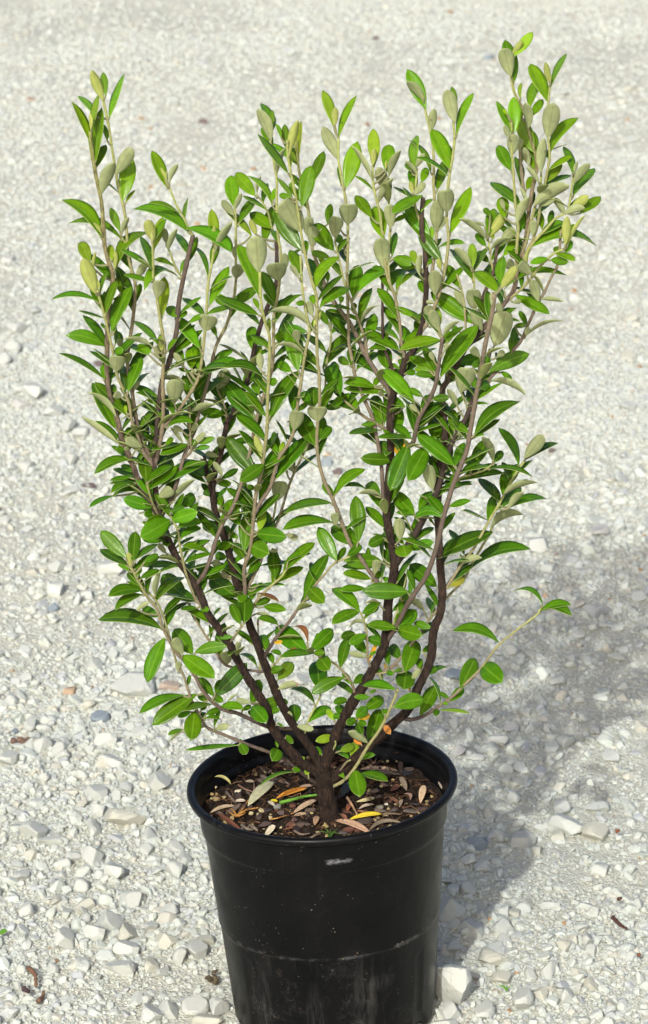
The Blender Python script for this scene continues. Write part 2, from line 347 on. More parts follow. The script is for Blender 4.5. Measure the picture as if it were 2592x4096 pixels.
# ---------------------------------------------------------------- plant survey
# stems: path from base to tip (or tip to base, sorted below), radii, how far the tip leans (m, + = away), bark age base/tip
CROPS = {'A': (150, 200), 'B': (850, 300), 'C': (1600, 80), 'D': (150, 800), 'E': (850, 850), 'F': (1600, 650),
         'G': (150, 1400), 'H': (850, 1450), 'I': (1500, 1250), 'J': (1500, 1800), 'K': (350, 2000),
         'L': (1000, 2050), 'M': (500, 2500), 'N': (1200, 2500)}
STEMS = """
trunk 43 35 0 0 0 : 1322,3300 1312,3230 1300,3150 1290,3085
main 21 7 -.03 0 .95 : 1288,3105 1182,3025 1093,2915 1070,2841 1030,2773 993,2715 951,2642 920,2579 875,2514 833,2457 796,2367 749,2294 707,2231 675,2163 655,2110 623,2042 586,1988 554,1925 528,1851 496,1778 481,1725 465,1662 433,1552 428,1431 433,1272 452,1110 436,1052 418,973 407,820 381,688 368,604 360,525
main 20.5 8 .03 0 .35 : 1290,3085 1251,3004 1177,2904 1125,2815 1088,2726 1051,2637 1025,2563 1001,2504 969,2394 948,2336 922,2236 899,2157 875,2089 854,2010 853,1925 874,1846 895,1757 911,1683 934,1649 976,1555 1002,1481 1013,1417 1039,1312 1070,1228 1102,1144 1107,1049 1105,940
main 25 9 .04 0 .35 : 1300,3085 1310,3025 1347,2930 1384,2857 1420,2794 1452,2747 1483,2694 1510,2642 1536,2584 1549,2496 1552,2417 1577,2270 1567,2181 1549,2081 1547,2026 1555,1905 1563,1831 1560,1696 1565,1600 1605,1497 1621,1439 1652,1402 1678,1339 1695,1260 1705,1154 1702,1070 1700,991 1687,933 1687,860 1692,792
main 22 5 .05 0 .98 : 1310,3130 1357,3093 1452,3004 1515,2951 1567,2899 1615,2857 1646,2815 1672,2752 1699,2699 1725,2626 1730,2552 1741,2500 1761,2454 1769,2365 1761,2260 1753,2102 1749,2062 1752,1984 1760,1870 1770,1800 1780,1738 1772,1640 1770,1560 1789,1523 1825,1455 1867,1386 1910,1344 1946,1297 1983,1259 2031,1196 2057,1154 2067,1091 2088,1018 2104,944 2112,876 2120,823 2130,755 2146,682 2143,626 2128,573 2112,510 2096,447 2075,405 2057,369 2046,316 2041,264
shoot 15 11 -.02 .1 .4 : 655,2105 628,2000 620,1925 617,1851 622,1778 628,1715 633,1636 649,1521 678,1442 706,1325 714,1220 733,1115 754,1020 772,942
shoot 9 6 -.06 .5 .98 : 612,1865 575,1809 549,1736 528,1683 512,1599 468,1500 451,1406 433,1325 418,1262 400,1200 389,1160
shoot 11 6 .0 .4 .98 : 616,1870 580,1780 550,1700 538,1636 528,1568 512,1489 512,1404 528,1304 538,1220 541,1141 528,1083 512,1020 507,931 499,852 486,793 465,699 449,599 433,494 412,400
shoot 12 6 -.06 .45 .98 : 617,1862 628,1825 641,1767 651,1694 654,1610 651,1531 654,1452 657,1393 649,1325 638,1262 628,1194 614,1115 612,1026 607,931
shoot 9 6 -.03 .55 .98 : 655,1715 706,1652 743,1599 785,1531 801,1479 811,1410 817,1351 825,1272 832,1141 848,1052 856,994
shoot 11 6 .05 .3 .95 : 665,2060 680,2004 706,1935 733,1836 765,1750 793,1662 811,1599 838,1505 853,1425 869,1372 906,1299 932,1209 943,1125 943,1010 943,884 937,820
stub 10 8 -.02 0 0 : 850,2000 838,1941 826,1880 817,1825
shoot 11 7 -.08 .45 .98 : 975,2405 980,2357 977,2273 1001,2199 1011,2105 1023,1985 1044,1896 1057,1807 1068,1712 1070,1607 1076,1481 1078,1349 1060,1286 1044,1207 1039,1086
shoot 11 6 .0 .3 .98 : 798,2325 817,2294 843,2231 867,2152 896,2084 929,2033 963,1943 1000,1807 1023,1691 1050,1600 1076,1518 1089,1469 1094,1375 1094,1322 1097,1259 1110,1186 1120,1102 1123,1018 1112,939 1107,814 1107,720 1097,657 1081,562
shoot 11 6 -.06 .45 .98 : 1545,2386 1493,2307 1467,2270 1436,2223 1404,2181 1383,2134 1354,2054 1328,1991 1296,1922 1275,1844 1267,1775 1270,1702 1278,1623 1278,1555 1275,1476 1270,1454 1267,1349 1267,1270 1267,1191 1249,1128 1228,1049 1212,976 1200,900 1186,804 1178,762 1165,699 1152,625 1149,560
shoot 10 6 -.04 .45 .95 : 1015,2060 1044,2006 1081,1949 1097,1891 1118,1828 1154,1775 1178,1712 1191,1618 1202,1544 1212,1469 1223,1401 1236,1338 1236,1307 1225,1254 1215,1196 1207,1123 1202,1023
shoot 14 6 .04 .25 .98 : 1560,1740 1566,1640 1553,1560 1511,1497 1464,1422 1433,1354 1401,1296 1370,1254 1338,1212 1301,1144 1286,1091 1265,1044 1249,992 1240,900 1231,825 1217,772 1199,699 1191,636 1186,560
shoot 11 6 .03 .3 .98 : 1540,2050 1532,1975 1527,1880 1517,1807 1506,1744 1490,1670 1464,1613 1420,1502 1414,1464 1396,1375 1394,1300 1391,1207 1388,1102 1391,1023 1391,893 1383,804 1375,757 1364,699 1354,641 1354,552
shoot 8 5 .0 .5 .98 : 1475,1440 1469,1417 1459,1354 1443,1307 1422,1249 1401,1196 1380,1139 1367,1086 1354,1028 1341,971
shoot 20 10 .0 0 .3 : 1590,2255 1612,2212 1636,2178 1678,2104 1720,2026 1752,1957 1773,1879 1804,1780 1836,1722 1867,1665 1888,1607 1915,1540 1946,1460 1962,1397
shoot 13 11 -.08 .3 .6 : 1545,2575 1588,2501 1626,2425 1663,2367 1699,2314 1726,2251 1752,2167 1768,2094 1786,2026 1810,1947 1836,1879 1867,1801 1883,1712 1894,1649 1904,1586 1920,1502 1936,1407 1951,1329 1967,1260 1978,1172
shoot 13 9 -.07 .35 .45 : 1563,1864 1584,1833 1626,1791 1652,1770 1663,1722 1678,1670 1710,1612 1741,1544 1752,1476 1762,1407 1770,1348
shoot 9 6 .0 .5 .98 : 1622,1440 1616,1422 1606,1370 1601,1307 1590,1238 1580,1186 1559,1133 1543,1076 1532,944 1527,919 1519,851 1506,799 1493,736 1490,662
shoot 6 5 .03 .8 .98 : 1560,1130 1553,1060 1556,981 1561,904 1556,814 1553,772
stub 8 7 .06 .3 .3 : 1588,1520 1560,1450 1534,1380 1530,1270 1530,1165 1530,1086
shoot 9 6 .05 .6 .98 : 1705,1170 1725,1100 1736,1038 1744,975 1744,918 1738,797 1734,734 1735,666 1731,579 1721,526 1705,458 1694,411
shoot 10 6 -.02 .6 .98 : 1680,1335 1710,1290 1742,1217 1763,1149 1778,1086 1789,1018 1794,944 1786,860 1794,729 1810,631 1818,552 1813,489
shoot 6 5 .05 .8 .98 : 1690,905 1668,850 1660,797 1668,676
shoot 8 5 -.03 .7 .98 : 2095,1040 2125,975 2149,902 2160,830 2175,760 2193,666 2199,621 2193,552 2191,479 2193,405 2201,342
shoot 8 6 -.05 .7 .98 : 2088,1015 2107,960 2125,881 2146,807 2162,755 2164,702
shoot 9 5 -.06 .8 .98 : 2068,1090 2066,1040 2067,991 2073,912 2065,849 2057,755 2051,650 2048,626 2047,560 2046,484
stub 8 8 .0 .6 .7 : 2107,850 2101,797 2093,744 2083,657 2080,590
shoot 8 5 -.02 .85 .98 : 2085,1050 2114,1007 2130,975 2156,944 2188,912 2219,876 2246,860 2269,844 2280,802 2288,744 2293,702
shoot 8 6 -.09 .7 .98 : 2036,1195 2051,1185 2088,1154 2125,1112 2156,1070 2188,1038 2219,1012 2256,996
shoot 9 6 .05 .4 .7 : 1895,1600 1930,1550 1988,1480 2056,1397 2083,1365 2104,1318 2130,1260 2146,1222 2177,1170 2204,1112 2230,1060 2238,1000 2243,920
twig 6 5 -.03 .6 .98 : 1900,1350 1894,1238 1897,1154 1894,1086
stub 10 8 .04 .3 .4 : 1900,1345 1920,1233 1941,1165 1973,1090 1986,1007 1994,965
twig 6 4 .02 .8 .98 : 1975,1085 1966,1050 1962,1018 1952,955
twig 6 5 .02 .7 .9 : 1868,1385 1857,1217 1844,1149 1826,1096
shoot 8 6 .07 .6 .98 : 1772,2362 1789,2346 1836,2272 1862,2236 1899,2188 1936,2120 1962,2073 1994,2020 2025,1963 2056,1905 2099,1842
shoot 8 6 .12 .5 .95 : 1495,2700 1556,2675 1614,2617 1688,2517 1725,2470 1786,2393 1825,2351 1862,2309 1883,2262 1920,2199 1957,2136 1973,2094 1990,2050
shoot 7 5 -.04 .6 .98 : 1762,1955 1810,1931 1846,1910 1899,1895 1941,1879 1967,1858
shoot 10 5 -.03 .05 .98 : 1610,2880 1646,2878 1699,2862 1746,2831 1777,2810 1819,2778 1861,2736 1924,2673 1987,2588 2061,2524 2146,2460 2163,2431
shoot 9 7 -.09 .75 .85 : 1345,3148 1378,3120 1426,3062 1473,2983 1515,2925 1546,2867 1578,2794 1591,2757
shoot 11 7 -.08 .1 .85 : 1170,2925 1088,2910 1051,2899 993,2873 946,2852 888,2836 836,2794 804,2752 778,2699 736,2642 710,2615 678,2563 652,2510 644,2488 628,2436 586,2383 560,2336 523,2268
shoot 10 5 -.05 .1 .9 : 1278,3150 1235,3114 1177,3067 1130,3030 1072,3007 1004,2983 951,2962 888,2936 836,2915 815,2894 799,2862 768,2804 752,2757 731,2694 705,2647 684,2568 675,2535 652,2462 628,2409 586,2362
shoot 8 5 -.07 .6 .95 : 800,2438 786,2400 770,2367 744,2294 728,2226 717,2168 712,2126 691,2079 681,2058
twig 7 5 -.06 .6 .95 : 640,2070 612,2016 599,1977 586,1930
shoot 7 5 .02 .3 .8 : 1051,2694 1020,2684 909,2663 867,2615 838,2567 812,2525 780,2472 759,2415
twig 7 5 -.07 .6 .8 : 915,2575 938,2546 975,2493
shoot 8 5 .07 .6 .85 : 985,2420 985,2370 1010,2312 1042,2249 1063,2176 1100,2108 1118,2069 1133,2017 1154,1949 1175,1896 1207,1828 1238,1770 1262,1720 1290,1640 1301,1555 1304,1470 1322,1375 1325,1307
twig 6 5 .02 .7 .9 : 1045,2180 1084,2102 1097,2054 1105,2006
twig 8 5 -.04 .6 .95 : 990,2470 1021,2412 1052,2375 1089,2339 1121,2312 1147,2276
shoot 10 5 -.03 .05 .85 : 1058,2650 1063,2617 1089,2575 1110,2543 1157,2486 1194,2433 1231,2386 1262,2339 1299,2297 1336,2255 1399,2226
twig 7 5 -.05 .5 .9 : 1490,2685 1472,2638 1470,2596 1467,2533 1457,2486 1441,2449
twig 8 5 -.06 .5 .9 : 1425,2785 1405,2731 1378,2694 1342,2657 1289,2629 1231,2600
twig 6 5 .03 .8 .95 : 1215,3000 1219,2936 1230,2888 1256,2836 1282,2784
twig 6 5 .02 .6 .9 : 1070,2690 1098,2658 1125,2626
twig 5 4 .05 .8 .9 : 1040,2690 1035,2600 1032,2500
twig 6 4 .06 .8 .9 : 1560,2550 1572,2501 1593,2430 1614,2355 1630,2281
twig 6 5 .02 .5 .8 : 911,1690 901,1631 869,1557
twig 7 5 -.02 .5 .85 : 742,1832 764,1804 762,1757 759,1662 759,1547
twig 9 6 -.02 .45 .8 : 1558,1728 1480,1681 1427,1644 1370,1597
twig 6 5 -.02 .9 1 : 768,942 754,910 733,868 706,821 675,746
twig 6 5 -.03 .8 1 : 733,1125 701,1068 680,1010 667,984
twig 5 4 -.01 .9 1 : 508,985 502,973 483,942
twig 5 4 -.02 .8 1 : 1105,965 1085,900 1067,838 1025,775
twig 5 4 -.03 .8 1 : 1345,3030 1342,2980 1341,2965
twig 6 4 -.05 .5 .9 : 1345,3085 1385,3050 1402,3040
twig 5 4 -.03 .5 .95 : 1478,2700 1540,2690 1575,2680
twig 6 4 -.05 .4 .9 : 1395,2880 1415,2890 1430,2875
"""
LEAVES = {
'A': """500 390 415 150 75 v;520 350 500 170 55 y;548 515 663 178 55 g;400 700 260 395 60 g;435 500 312 350 45 g;415 610 462 345 45 y;405 610 400 480 30 v;445 850 490 440 85 g;410 840 375 580 40 g;530 690 490 560 35 g;600 950 720 745 100 u;485 1100 585 852 95 u;650 1150 710 810 115 g;640 1140 590 960 40 g;672 1165 745 1068 25 y;985 1045 870 765 85 g;1003 1010 1070 868 42 u;975 985 935 895 22 v;985 1000 985 920 15 v""",
'B': """445 510 345 255 85 u;460 420 372 217 70 g;455 410 458 268 35 y;460 545 375 400 60 g;575 750 345 450 60 g;490 760 550 560 45 u;520 480 485 372 28 g;565 570 550 375 60 y;572 605 578 480 30 v;585 610 655 340 62 v;660 610 675 350 45 y;640 590 640 480 25 v;640 660 600 580 30 y;600 700 600 610 20 y;680 1000 750 690 110 g;760 830 848 580 75 g;610 950 490 785 35 y;650 800 580 850 25 g;600 930 508 915 45 g;675 1198 545 950 165 u;715 1215 740 1080 80 u;765 1313 765 1148 85 u;400 1280 488 985 85 g;680 1338 480 1050 120 g;460 1170 285 1050 90 g;205 1125 320 935 65 g;160 1000 140 765 105 g;325 920 178 745 95 g;340 900 370 770 28 u;455 990 270 770 45 g .15;410 1030 230 920 30 g;170 1030 222 898 40 u;165 1070 70 955 60 u;300 1230 90 1015 55 y;20 1348 150 1118 50 u;335 1223 287 1098 50 v;455 960 480 865 40 g;920 390 840 115 75 y;930 385 935 245 55 v;962 475 1098 158 52 g;960 650 838 388 95 u;1015 860 1105 505 125 g;975 830 955 700 30 g;1235 690 1225 408 90 y;1220 690 1232 558 50 v;1215 800 1058 535 40 u;1330 740 1345 530 100 g;1345 770 1435 572 60 u;1320 720 1325 650 20 v;1340 900 1258 705 90 u;1265 975 1375 785 55 u;1215 1090 1088 918 80 g;1300 1240 1235 1000 115 g;1360 1170 1350 985 90 u;1380 1120 1480 1070 35 g;1400 1060 1524 930 75 g;880 1140 900 980 60 g;1030 1140 1040 985 140 u;935 1248 938 1078 105 u;970 1180 988 1105 30 y""",
'C': """200 680 55 375 110 g;180 620 52 465 65 u;185 600 145 515 25 v;420 780 355 530 105 u;415 690 395 505 50 y;432 880 560 555 52 g;235 850 262 675 65 u;375 1130 245 830 110 g;285 1296 385 1030 80 g;120 1120 125 880 70 g;235 1165 55 912 45 g .12;120 1130 188 1015 45 u;130 1180 40 1075 35 u;165 1236 205 1126 60 g;80 1150 60 1080 60 g;870 470 800 150 105 g;845 430 790 215 115 u;870 275 1012 92 75 y;855 265 932 155 45 v;920 600 925 478 25 y;1125 625 995 333 90 g;995 660 1060 445 75 g;1005 730 1088 605 60 g;975 830 960 628 70 u;1140 490 1108 318 48 v;1155 500 1270 255 42 y;1145 470 1150 415 15 v;1125 900 1170 632 130 u;1140 1020 1358 745 75 g .1;1020 1010 905 740 110 g;1030 1000 1005 840 45 g;1075 1160 1100 898 75 u;870 860 865 585 90 g;850 860 735 618 60 g;855 870 845 755 35 v;830 900 800 800 45 u;850 1035 870 870 90 u;905 1000 920 900 50 u;845 1150 745 955 90 g;930 750 905 660 40 g;820 720 785 680 25 g;920 1260 875 1040 60 g;985 1110 945 970 60 u;1030 1150 985 1045 60 g;1100 1245 1232 1082 75 y;1315 1170 1248 962 60 g;1330 1170 1350 1080 28 u;1320 1250 1445 1092 65 u;1320 1340 1482 1130 70 g;1060 1240 965 1120 40 u;1095 1270 1305 1185 35 g""",
'D': """485 285 185 0 95 g .12;640 300 237 178 55 g .15;630 240 555 58 60 y;640 255 695 130 40 u;490 260 425 172 25 v;485 240 480 190 15 v;400 480 330 318 85 y;445 715 350 440 110 v;425 530 445 395 25 v;480 710 530 550 35 g;455 770 105 760 42 g .12;470 690 460 610 20 v;570 460 552 340 50 y;590 530 592 385 42 v;605 505 845 245 80 g .2;715 830 600 500 95 g;640 720 600 590 45 g;520 870 605 615 62 g;565 1000 720 655 100 g;750 620 835 470 60 u;740 590 705 540 25 v;880 310 840 150 80 v;885 380 955 130 72 y;870 530 785 275 62 g;980 330 965 215 50 u;995 390 1065 215 42 u;1150 245 730 70 95 g .12;1135 215 1480 395 90 g .1;1120 160 1148 -20 30 g;1080 100 845 20 22 g .12;1045 510 890 455 30 g .1;1090 560 1195 422 30 g .15;1075 590 812 690 60 g .35;1355 330 1325 70 75 y;1345 360 1350 195 48 v;1360 390 1482 170 55 u;1297 585 1185 350 35 g .1;1312 800 1460 505 85 g;1275 890 1105 745 55 g;1290 870 1475 815 40 g;1270 870 1160 935 40 g;1280 1000 1305 880 140 u;1365 1040 1325 940 40 g;1490 810 1355 735 75 g;1500 440 1500 355 38 u;1515 600 1500 500 55 u;910 750 935 615 95 u;950 890 965 585 90 y;1060 890 995 810 75 g;1085 900 1135 845 40 g;1235 1130 1045 882 90 g;920 1105 720 920 50 g;945 1080 940 1030 45 y;945 1150 945 1060 48 v;990 1150 1070 1040 35 g;1115 1250 1015 1090 95 g;1240 1140 1245 1040 22 y;525 1115 345 878 65 g;515 1115 215 1030 95 g .1;585 1010 600 890 35 g;590 1110 580 920 25 g;640 1110 610 1000 50 g;640 1130 620 1060 50 u;585 1160 655 1140 60 g;870 1110 650 1060 40 u;850 1180 670 1095 50 g;870 1160 760 1110 60 g;515 980 485 940 25 g;915 1200 905 1110 45 u;1380 1200 1490 1145 40 g""",
'E': """350 630 195 245 105 g;350 455 330 180 150 u;505 520 480 385 150 u;565 420 545 310 50 u;470 690 375 450 85 g;465 720 390 620 40 g;180 710 340 570 80 g;150 295 30 150 60 g;170 310 165 260 30 u;180 505 215 400 75 u;350 780 25 640 75 g;355 740 310 650 35 g;660 500 590 395 40 u;680 480 590 285 85 g;720 300 700 215 50 g;925 290 765 90 125 g;990 240 950 180 60 g;830 570 735 350 85 g;840 400 820 310 45 y;880 530 875 450 35 g;775 590 970 335 75 g .12;890 340 750 300 55 g;990 500 900 400 22 g;950 310 1050 195 40 g;1005 300 1010 200 30 y;1070 650 1110 400 105 g;1105 605 1395 435 85 g .1;1310 430 1280 190 125 u;1370 330 1395 150 60 g;1375 345 1520 400 60 g;1400 330 1524 370 30 g;1330 600 1490 440 75 g .1;1405 620 1524 470 35 g .2;1405 805 1255 575 65 g;1395 720 1524 790 45 g;1250 440 1235 405 40 g;820 720 1045 580 85 g .08;775 700 755 630 50 g;760 790 725 675 65 u;770 900 420 760 55 u .15;455 870 690 625 75 g .12;770 870 825 735 45 v;500 1000 640 720 65 g;700 690 635 690 40 g;885 860 815 745 55 g;895 880 930 770 40 u;910 920 1040 780 75 g;1060 740 840 710 30 g;990 770 870 745 25 g;975 690 985 640 40 g;1065 750 1085 690 45 g;1120 830 1015 775 30 g;1130 840 1270 710 35 u .12;1180 980 1235 770 85 g;1415 1050 1110 885 75 g;1420 975 1220 885 35 g .1;1470 990 1455 870 45 g;1470 990 1524 930 50 g;1425 1050 1540 990 75 g;300 1040 300 868 85 g;400 1020 300 950 45 g;340 1100 350 1015 65 y;365 1204 360 1070 55 u;430 930 430 800 35 y;280 1160 210 1055 18 g;0 1150 158 1048 45 g;690 1070 470 1020 35 u .12;650 990 635 895 62 u;650 1204 600 860 130 g;570 940 470 950 70 g;720 910 560 880 70 g;865 1065 690 925 55 g;840 1190 1120 908 95 g .06;600 1210 500 1145 70 g;1055 1165 1075 1000 70 g;1040 1160 960 1105 60 g;1100 1195 1260 1065 60 g;1180 1050 1325 1045 35 g .15;1330 1190 1300 1030 110 g;960 1215 905 1150 70 g""",
'F': """115 210 80 55 70 g;95 240 80 140 40 v;110 250 188 155 55 u;120 350 18 185 38 g;170 250 -60 390 75 g;160 380 250 280 35 g .1;225 560 45 325 110 g;320 760 145 525 100 g;245 590 240 485 38 y;275 520 285 285 105 u;300 510 345 410 45 u;355 380 345 210 130 u;385 540 540 185 95 g;290 650 495 615 35 g .1;120 780 90 670 55 y;150 860 155 700 45 u;110 790 -30 720 50 g;115 800 -20 770 60 g;215 930 0 790 50 g;-5 940 180 805 35 g;215 780 240 730 40 g;210 900 205 820 35 y;270 1010 265 820 105 u;310 820 290 730 40 v;195 1000 150 900 65 g;450 950 350 780 80 g;495 1100 420 970 60 u;570 1230 230 985 125 g;570 1120 555 965 115 u;550 890 380 660 80 g;545 810 415 650 60 u;555 800 548 615 68 y;565 830 675 640 50 g;750 990 570 830 90 g;660 585 450 425 50 u;655 640 580 540 55 g;680 760 590 680 60 g;650 490 580 455 22 u;670 550 720 350 90 g;690 405 640 350 45 g;670 575 825 360 80 v;795 420 775 262 90 g;795 360 770 280 40 u;880 560 715 365 30 g;775 610 870 500 85 u;690 670 840 575 35 u .1;785 715 880 590 60 g;880 740 850 660 60 g;710 580 700 545 35 y;915 330 690 150 80 g;890 470 980 260 70 u;960 290 920 190 30 u;965 205 1010 110 60 g;1020 330 1290 175 105 u .08;1020 420 1155 305 35 g;1060 330 1180 270 60 u;1085 510 1040 350 60 g;965 515 925 440 55 g;1010 560 1020 440 60 u;1255 390 1180 270 50 u;1300 360 1435 250 75 v;1370 390 1530 260 75 g;1240 400 1410 345 65 u .1;1085 545 1245 450 65 g;1010 640 1495 635 90 g .18;1260 630 1275 405 70 v;1275 630 1415 400 28 v;1310 560 1320 470 50 g;1260 690 1300 590 60 g;1180 690 1335 750 40 g;1130 730 990 770 50 g;1150 740 1285 760 60 g;965 860 990 640 25 v;785 980 1270 860 38 g .22;770 940 785 715 75 g;770 960 885 785 70 v;765 860 655 800 110 g;870 800 810 760 80 u;1000 850 910 770 90 u;1010 840 990 790 30 y;775 1170 745 1070 55 u;670 1220 660 1085 55 g;740 1204 855 1110 65 g;875 1010 1140 1155 80 g;1055 1060 1010 895 80 u;1075 1040 1250 1060 35 u;860 1065 920 1055 40 u;150 1204 0 1105 45 g;265 1240 205 1090 85 u;300 1204 275 1100 50 y;165 1070 260 1070 30 u;695 1090 690 990 30 u;1200 700 1190 640 50 g""",
'G': """510 222 160 25 42 g;515 215 495 112 50 g;600 165 610 45 120 u;660 320 640 95 65 g;690 320 800 50 85 g;735 300 855 175 38 g .12;730 310 780 230 35 u;600 320 560 270 50 g;640 360 590 335 60 u;680 500 435 245 85 g;595 600 415 250 120 g;600 510 378 325 45 u .1;675 480 670 420 25 y;620 715 335 510 48 u -.05;615 700 520 610 50 g;650 740 660 700 25 y;685 740 597 755 50 g;700 780 670 740 40 u;665 680 710 590 55 g;820 720 805 500 65 g;760 600 770 530 60 g;795 740 670 675 75 u;745 770 770 730 50 u;880 850 820 730 80 g;770 840 430 945 55 g .1;760 930 635 880 50 g;800 1000 575 905 55 g;830 1000 815 795 105 g;845 1000 1030 875 60 g;710 970 552 995 42 g;740 1010 552 1022 30 g;765 1035 560 1090 48 g .1;830 1105 565 1120 45 g .2;580 1110 395 1200 35 g;870 1200 650 1130 95 g;1000 1220 850 1125 95 g;930 1160 1075 1080 60 g;920 1120 1030 1065 90 u;1045 1130 1205 985 50 u;1085 1204 1195 1105 90 g;1150 720 935 800 70 g;1090 715 870 765 45 g;975 720 1030 670 40 g;1045 900 925 830 110 g;945 1035 1290 860 95 g .1;1290 870 1365 830 35 g;1120 950 960 960 70 g;1280 1010 1140 930 45 g;1270 960 1200 900 80 g;1110 715 1015 590 25 u;1190 720 1275 630 50 u;1220 710 1350 668 50 g;1200 750 1315 735 40 g;1150 700 1220 710 50 g;1140 690 1130 600 55 g;1180 680 1210 480 75 g;1150 560 1120 480 60 g;990 590 1190 555 60 g .2;1110 620 1035 585 45 u;1170 620 1220 560 45 u;1165 470 1350 415 55 u;1140 430 1040 440 60 g;1425 490 1235 470 80 g;1045 495 935 325 65 g;1105 395 975 300 38 g .1;930 420 830 375 35 g;910 475 785 415 45 g;1150 285 920 220 38 u .08;1040 410 1050 225 130 u;1145 350 1110 190 55 g;1250 360 1240 250 45 g;1120 140 1040 20 50 u;1165 170 1075 140 30 g;1165 165 1220 150 25 u;1160 270 1180 150 85 g;1170 140 1180 -30 95 g;1240 160 1210 50 40 g;1258 195 1540 95 75 g .1;1265 180 1410 80 40 g;1260 190 1270 130 25 y;1370 300 1450 150 105 u;1415 390 1430 200 80 g;1380 810 1280 785 45 u;1370 790 1375 740 40 g;1330 920 1240 830 45 u;1410 960 1340 850 45 u;1390 780 1450 665 35 g;1400 980 1530 905 50 g;1360 1010 1475 1020 55 g;1400 1190 1360 1080 70 g;1320 1110 1265 1080 40 g""",
'H': """390 120 75 45 60 g .2;360 290 70 70 35 g;320 430 110 165 130 g;310 380 265 230 70 g;405 590 180 400 75 g;445 430 665 60 110 g .05;440 410 465 350 35 g;410 410 345 345 35 g;355 240 315 155 65 g;430 150 495 145 60 g;385 150 290 130 35 g;615 370 625 170 85 g;745 330 690 220 70 g;770 340 770 185 105 g;620 515 650 370 110 u;640 370 725 310 40 g;805 450 795 340 150 u;780 630 660 390 130 g;820 590 905 490 60 g;975 250 890 20 125 g;990 262 920 335 60 g;860 350 1000 310 60 g;835 340 870 300 50 g;870 210 910 190 30 g;1240 190 1000 160 75 g .1;1330 230 1000 200 75 g;1120 370 1000 240 90 g;1105 330 1200 235 30 g;1225 180 1270 110 45 g;1290 450 1230 250 95 g;1300 470 1300 310 45 g;1290 470 1195 395 45 g;1245 465 1130 475 40 g;1275 515 1038 545 45 g;485 885 740 560 105 g;600 750 875 635 30 g .1;505 690 440 610 50 g;510 680 545 605 35 y;375 720 325 550 55 v;355 720 275 565 50 g;390 710 500 538 45 g;375 680 370 620 15 v;325 850 110 575 130 g;390 780 205 905 100 g;385 900 415 850 35 g;320 960 260 940 40 g;245 1190 270 930 90 g;80 1100 30 990 65 g;190 1190 120 1050 110 g;20 1165 300 1055 45 g .05;75 890 190 820 35 g;475 900 400 810 110 g;395 790 480 745 18 g;480 1060 530 905 120 u;615 830 590 790 45 u;570 860 560 810 20 u;930 1030 840 920 60 g;935 1000 1165 812 75 g .12;905 1070 545 1150 70 g .08;1280 1010 1180 920 90 g;1280 1010 1110 995 40 u;1180 975 1000 945 28 g .12;1370 745 1125 730 95 g;1345 690 1275 610 90 g;1375 740 1285 665 40 g""",
'I': """165 45 85 -20 45 g;370 100 215 -20 50 g;485 140 430 -20 85 u;490 110 490 -10 40 y;480 160 365 5 35 g;520 180 640 65 35 u;185 295 0 170 55 g;180 210 0 125 25 g;495 210 190 285 85 g .05;240 230 320 140 40 g;215 220 215 110 35 g;560 230 560 140 70 g;650 150 590 115 50 g;500 490 785 95 120 g;815 140 745 -30 85 u;910 255 1000 -10 165 u;920 60 1105 70 25 g .05;1060 105 1160 90 40 g;1140 190 1440 65 28 u .12;1150 180 1170 110 40 u;1030 300 1080 180 90 g;870 450 1178 315 115 g .06;960 450 1045 510 40 g;930 340 985 295 50 u;800 340 735 270 60 u;640 380 800 340 90 g;740 420 800 370 50 g;650 610 710 425 150 u;610 470 655 410 50 o;685 690 640 550 25 g;800 520 930 455 45 g;765 570 560 470 50 g;800 575 870 540 70 g;790 570 750 525 50 g;880 520 1150 632 50 u .12;450 450 260 335 75 g;460 485 300 470 48 g;235 460 308 455 45 g;420 440 300 430 50 g;245 420 210 385 50 g;190 430 110 390 30 g;200 410 190 355 35 g;110 430 60 290 100 g;90 280 0 265 35 g;300 690 50 430 110 g;230 720 60 635 85 g;365 640 260 580 50 g;350 730 405 630 50 g;440 660 570 645 60 g;630 720 550 580 50 u;500 850 510 670 120 g;440 960 500 790 150 g;330 760 265 700 40 u;450 370 420 300 40 u;520 310 580 240 25 u;580 935 405 725 40 g;600 900 590 735 75 g;715 920 565 840 65 g;590 950 660 900 45 u;320 930 435 770 30 g;300 920 255 680 85 g;185 900 165 715 95 g;280 960 135 855 65 g;285 965 15 955 35 g .05;215 1050 180 960 75 g;175 1090 160 990 50 o;215 1040 240 985 20 o;130 1110 60 990 95 g;135 1125 45 1040 50 g;600 1165 320 930 110 g;610 1170 680 990 70 g;545 1204 610 1165 40 g;760 930 1105 680 105 g .1;745 950 835 930 20 g;730 1204 870 960 100 g;900 1140 815 945 60 u;910 1140 970 1055 60 g;1095 1170 940 878 65 g .08;1140 1110 1285 935 100 u;1150 1120 1395 995 60 g .06;690 720 865 700 25 g .05;70 850 50 690 50 g;50 860 10 650 90 g;70 640 30 600 40 u""",
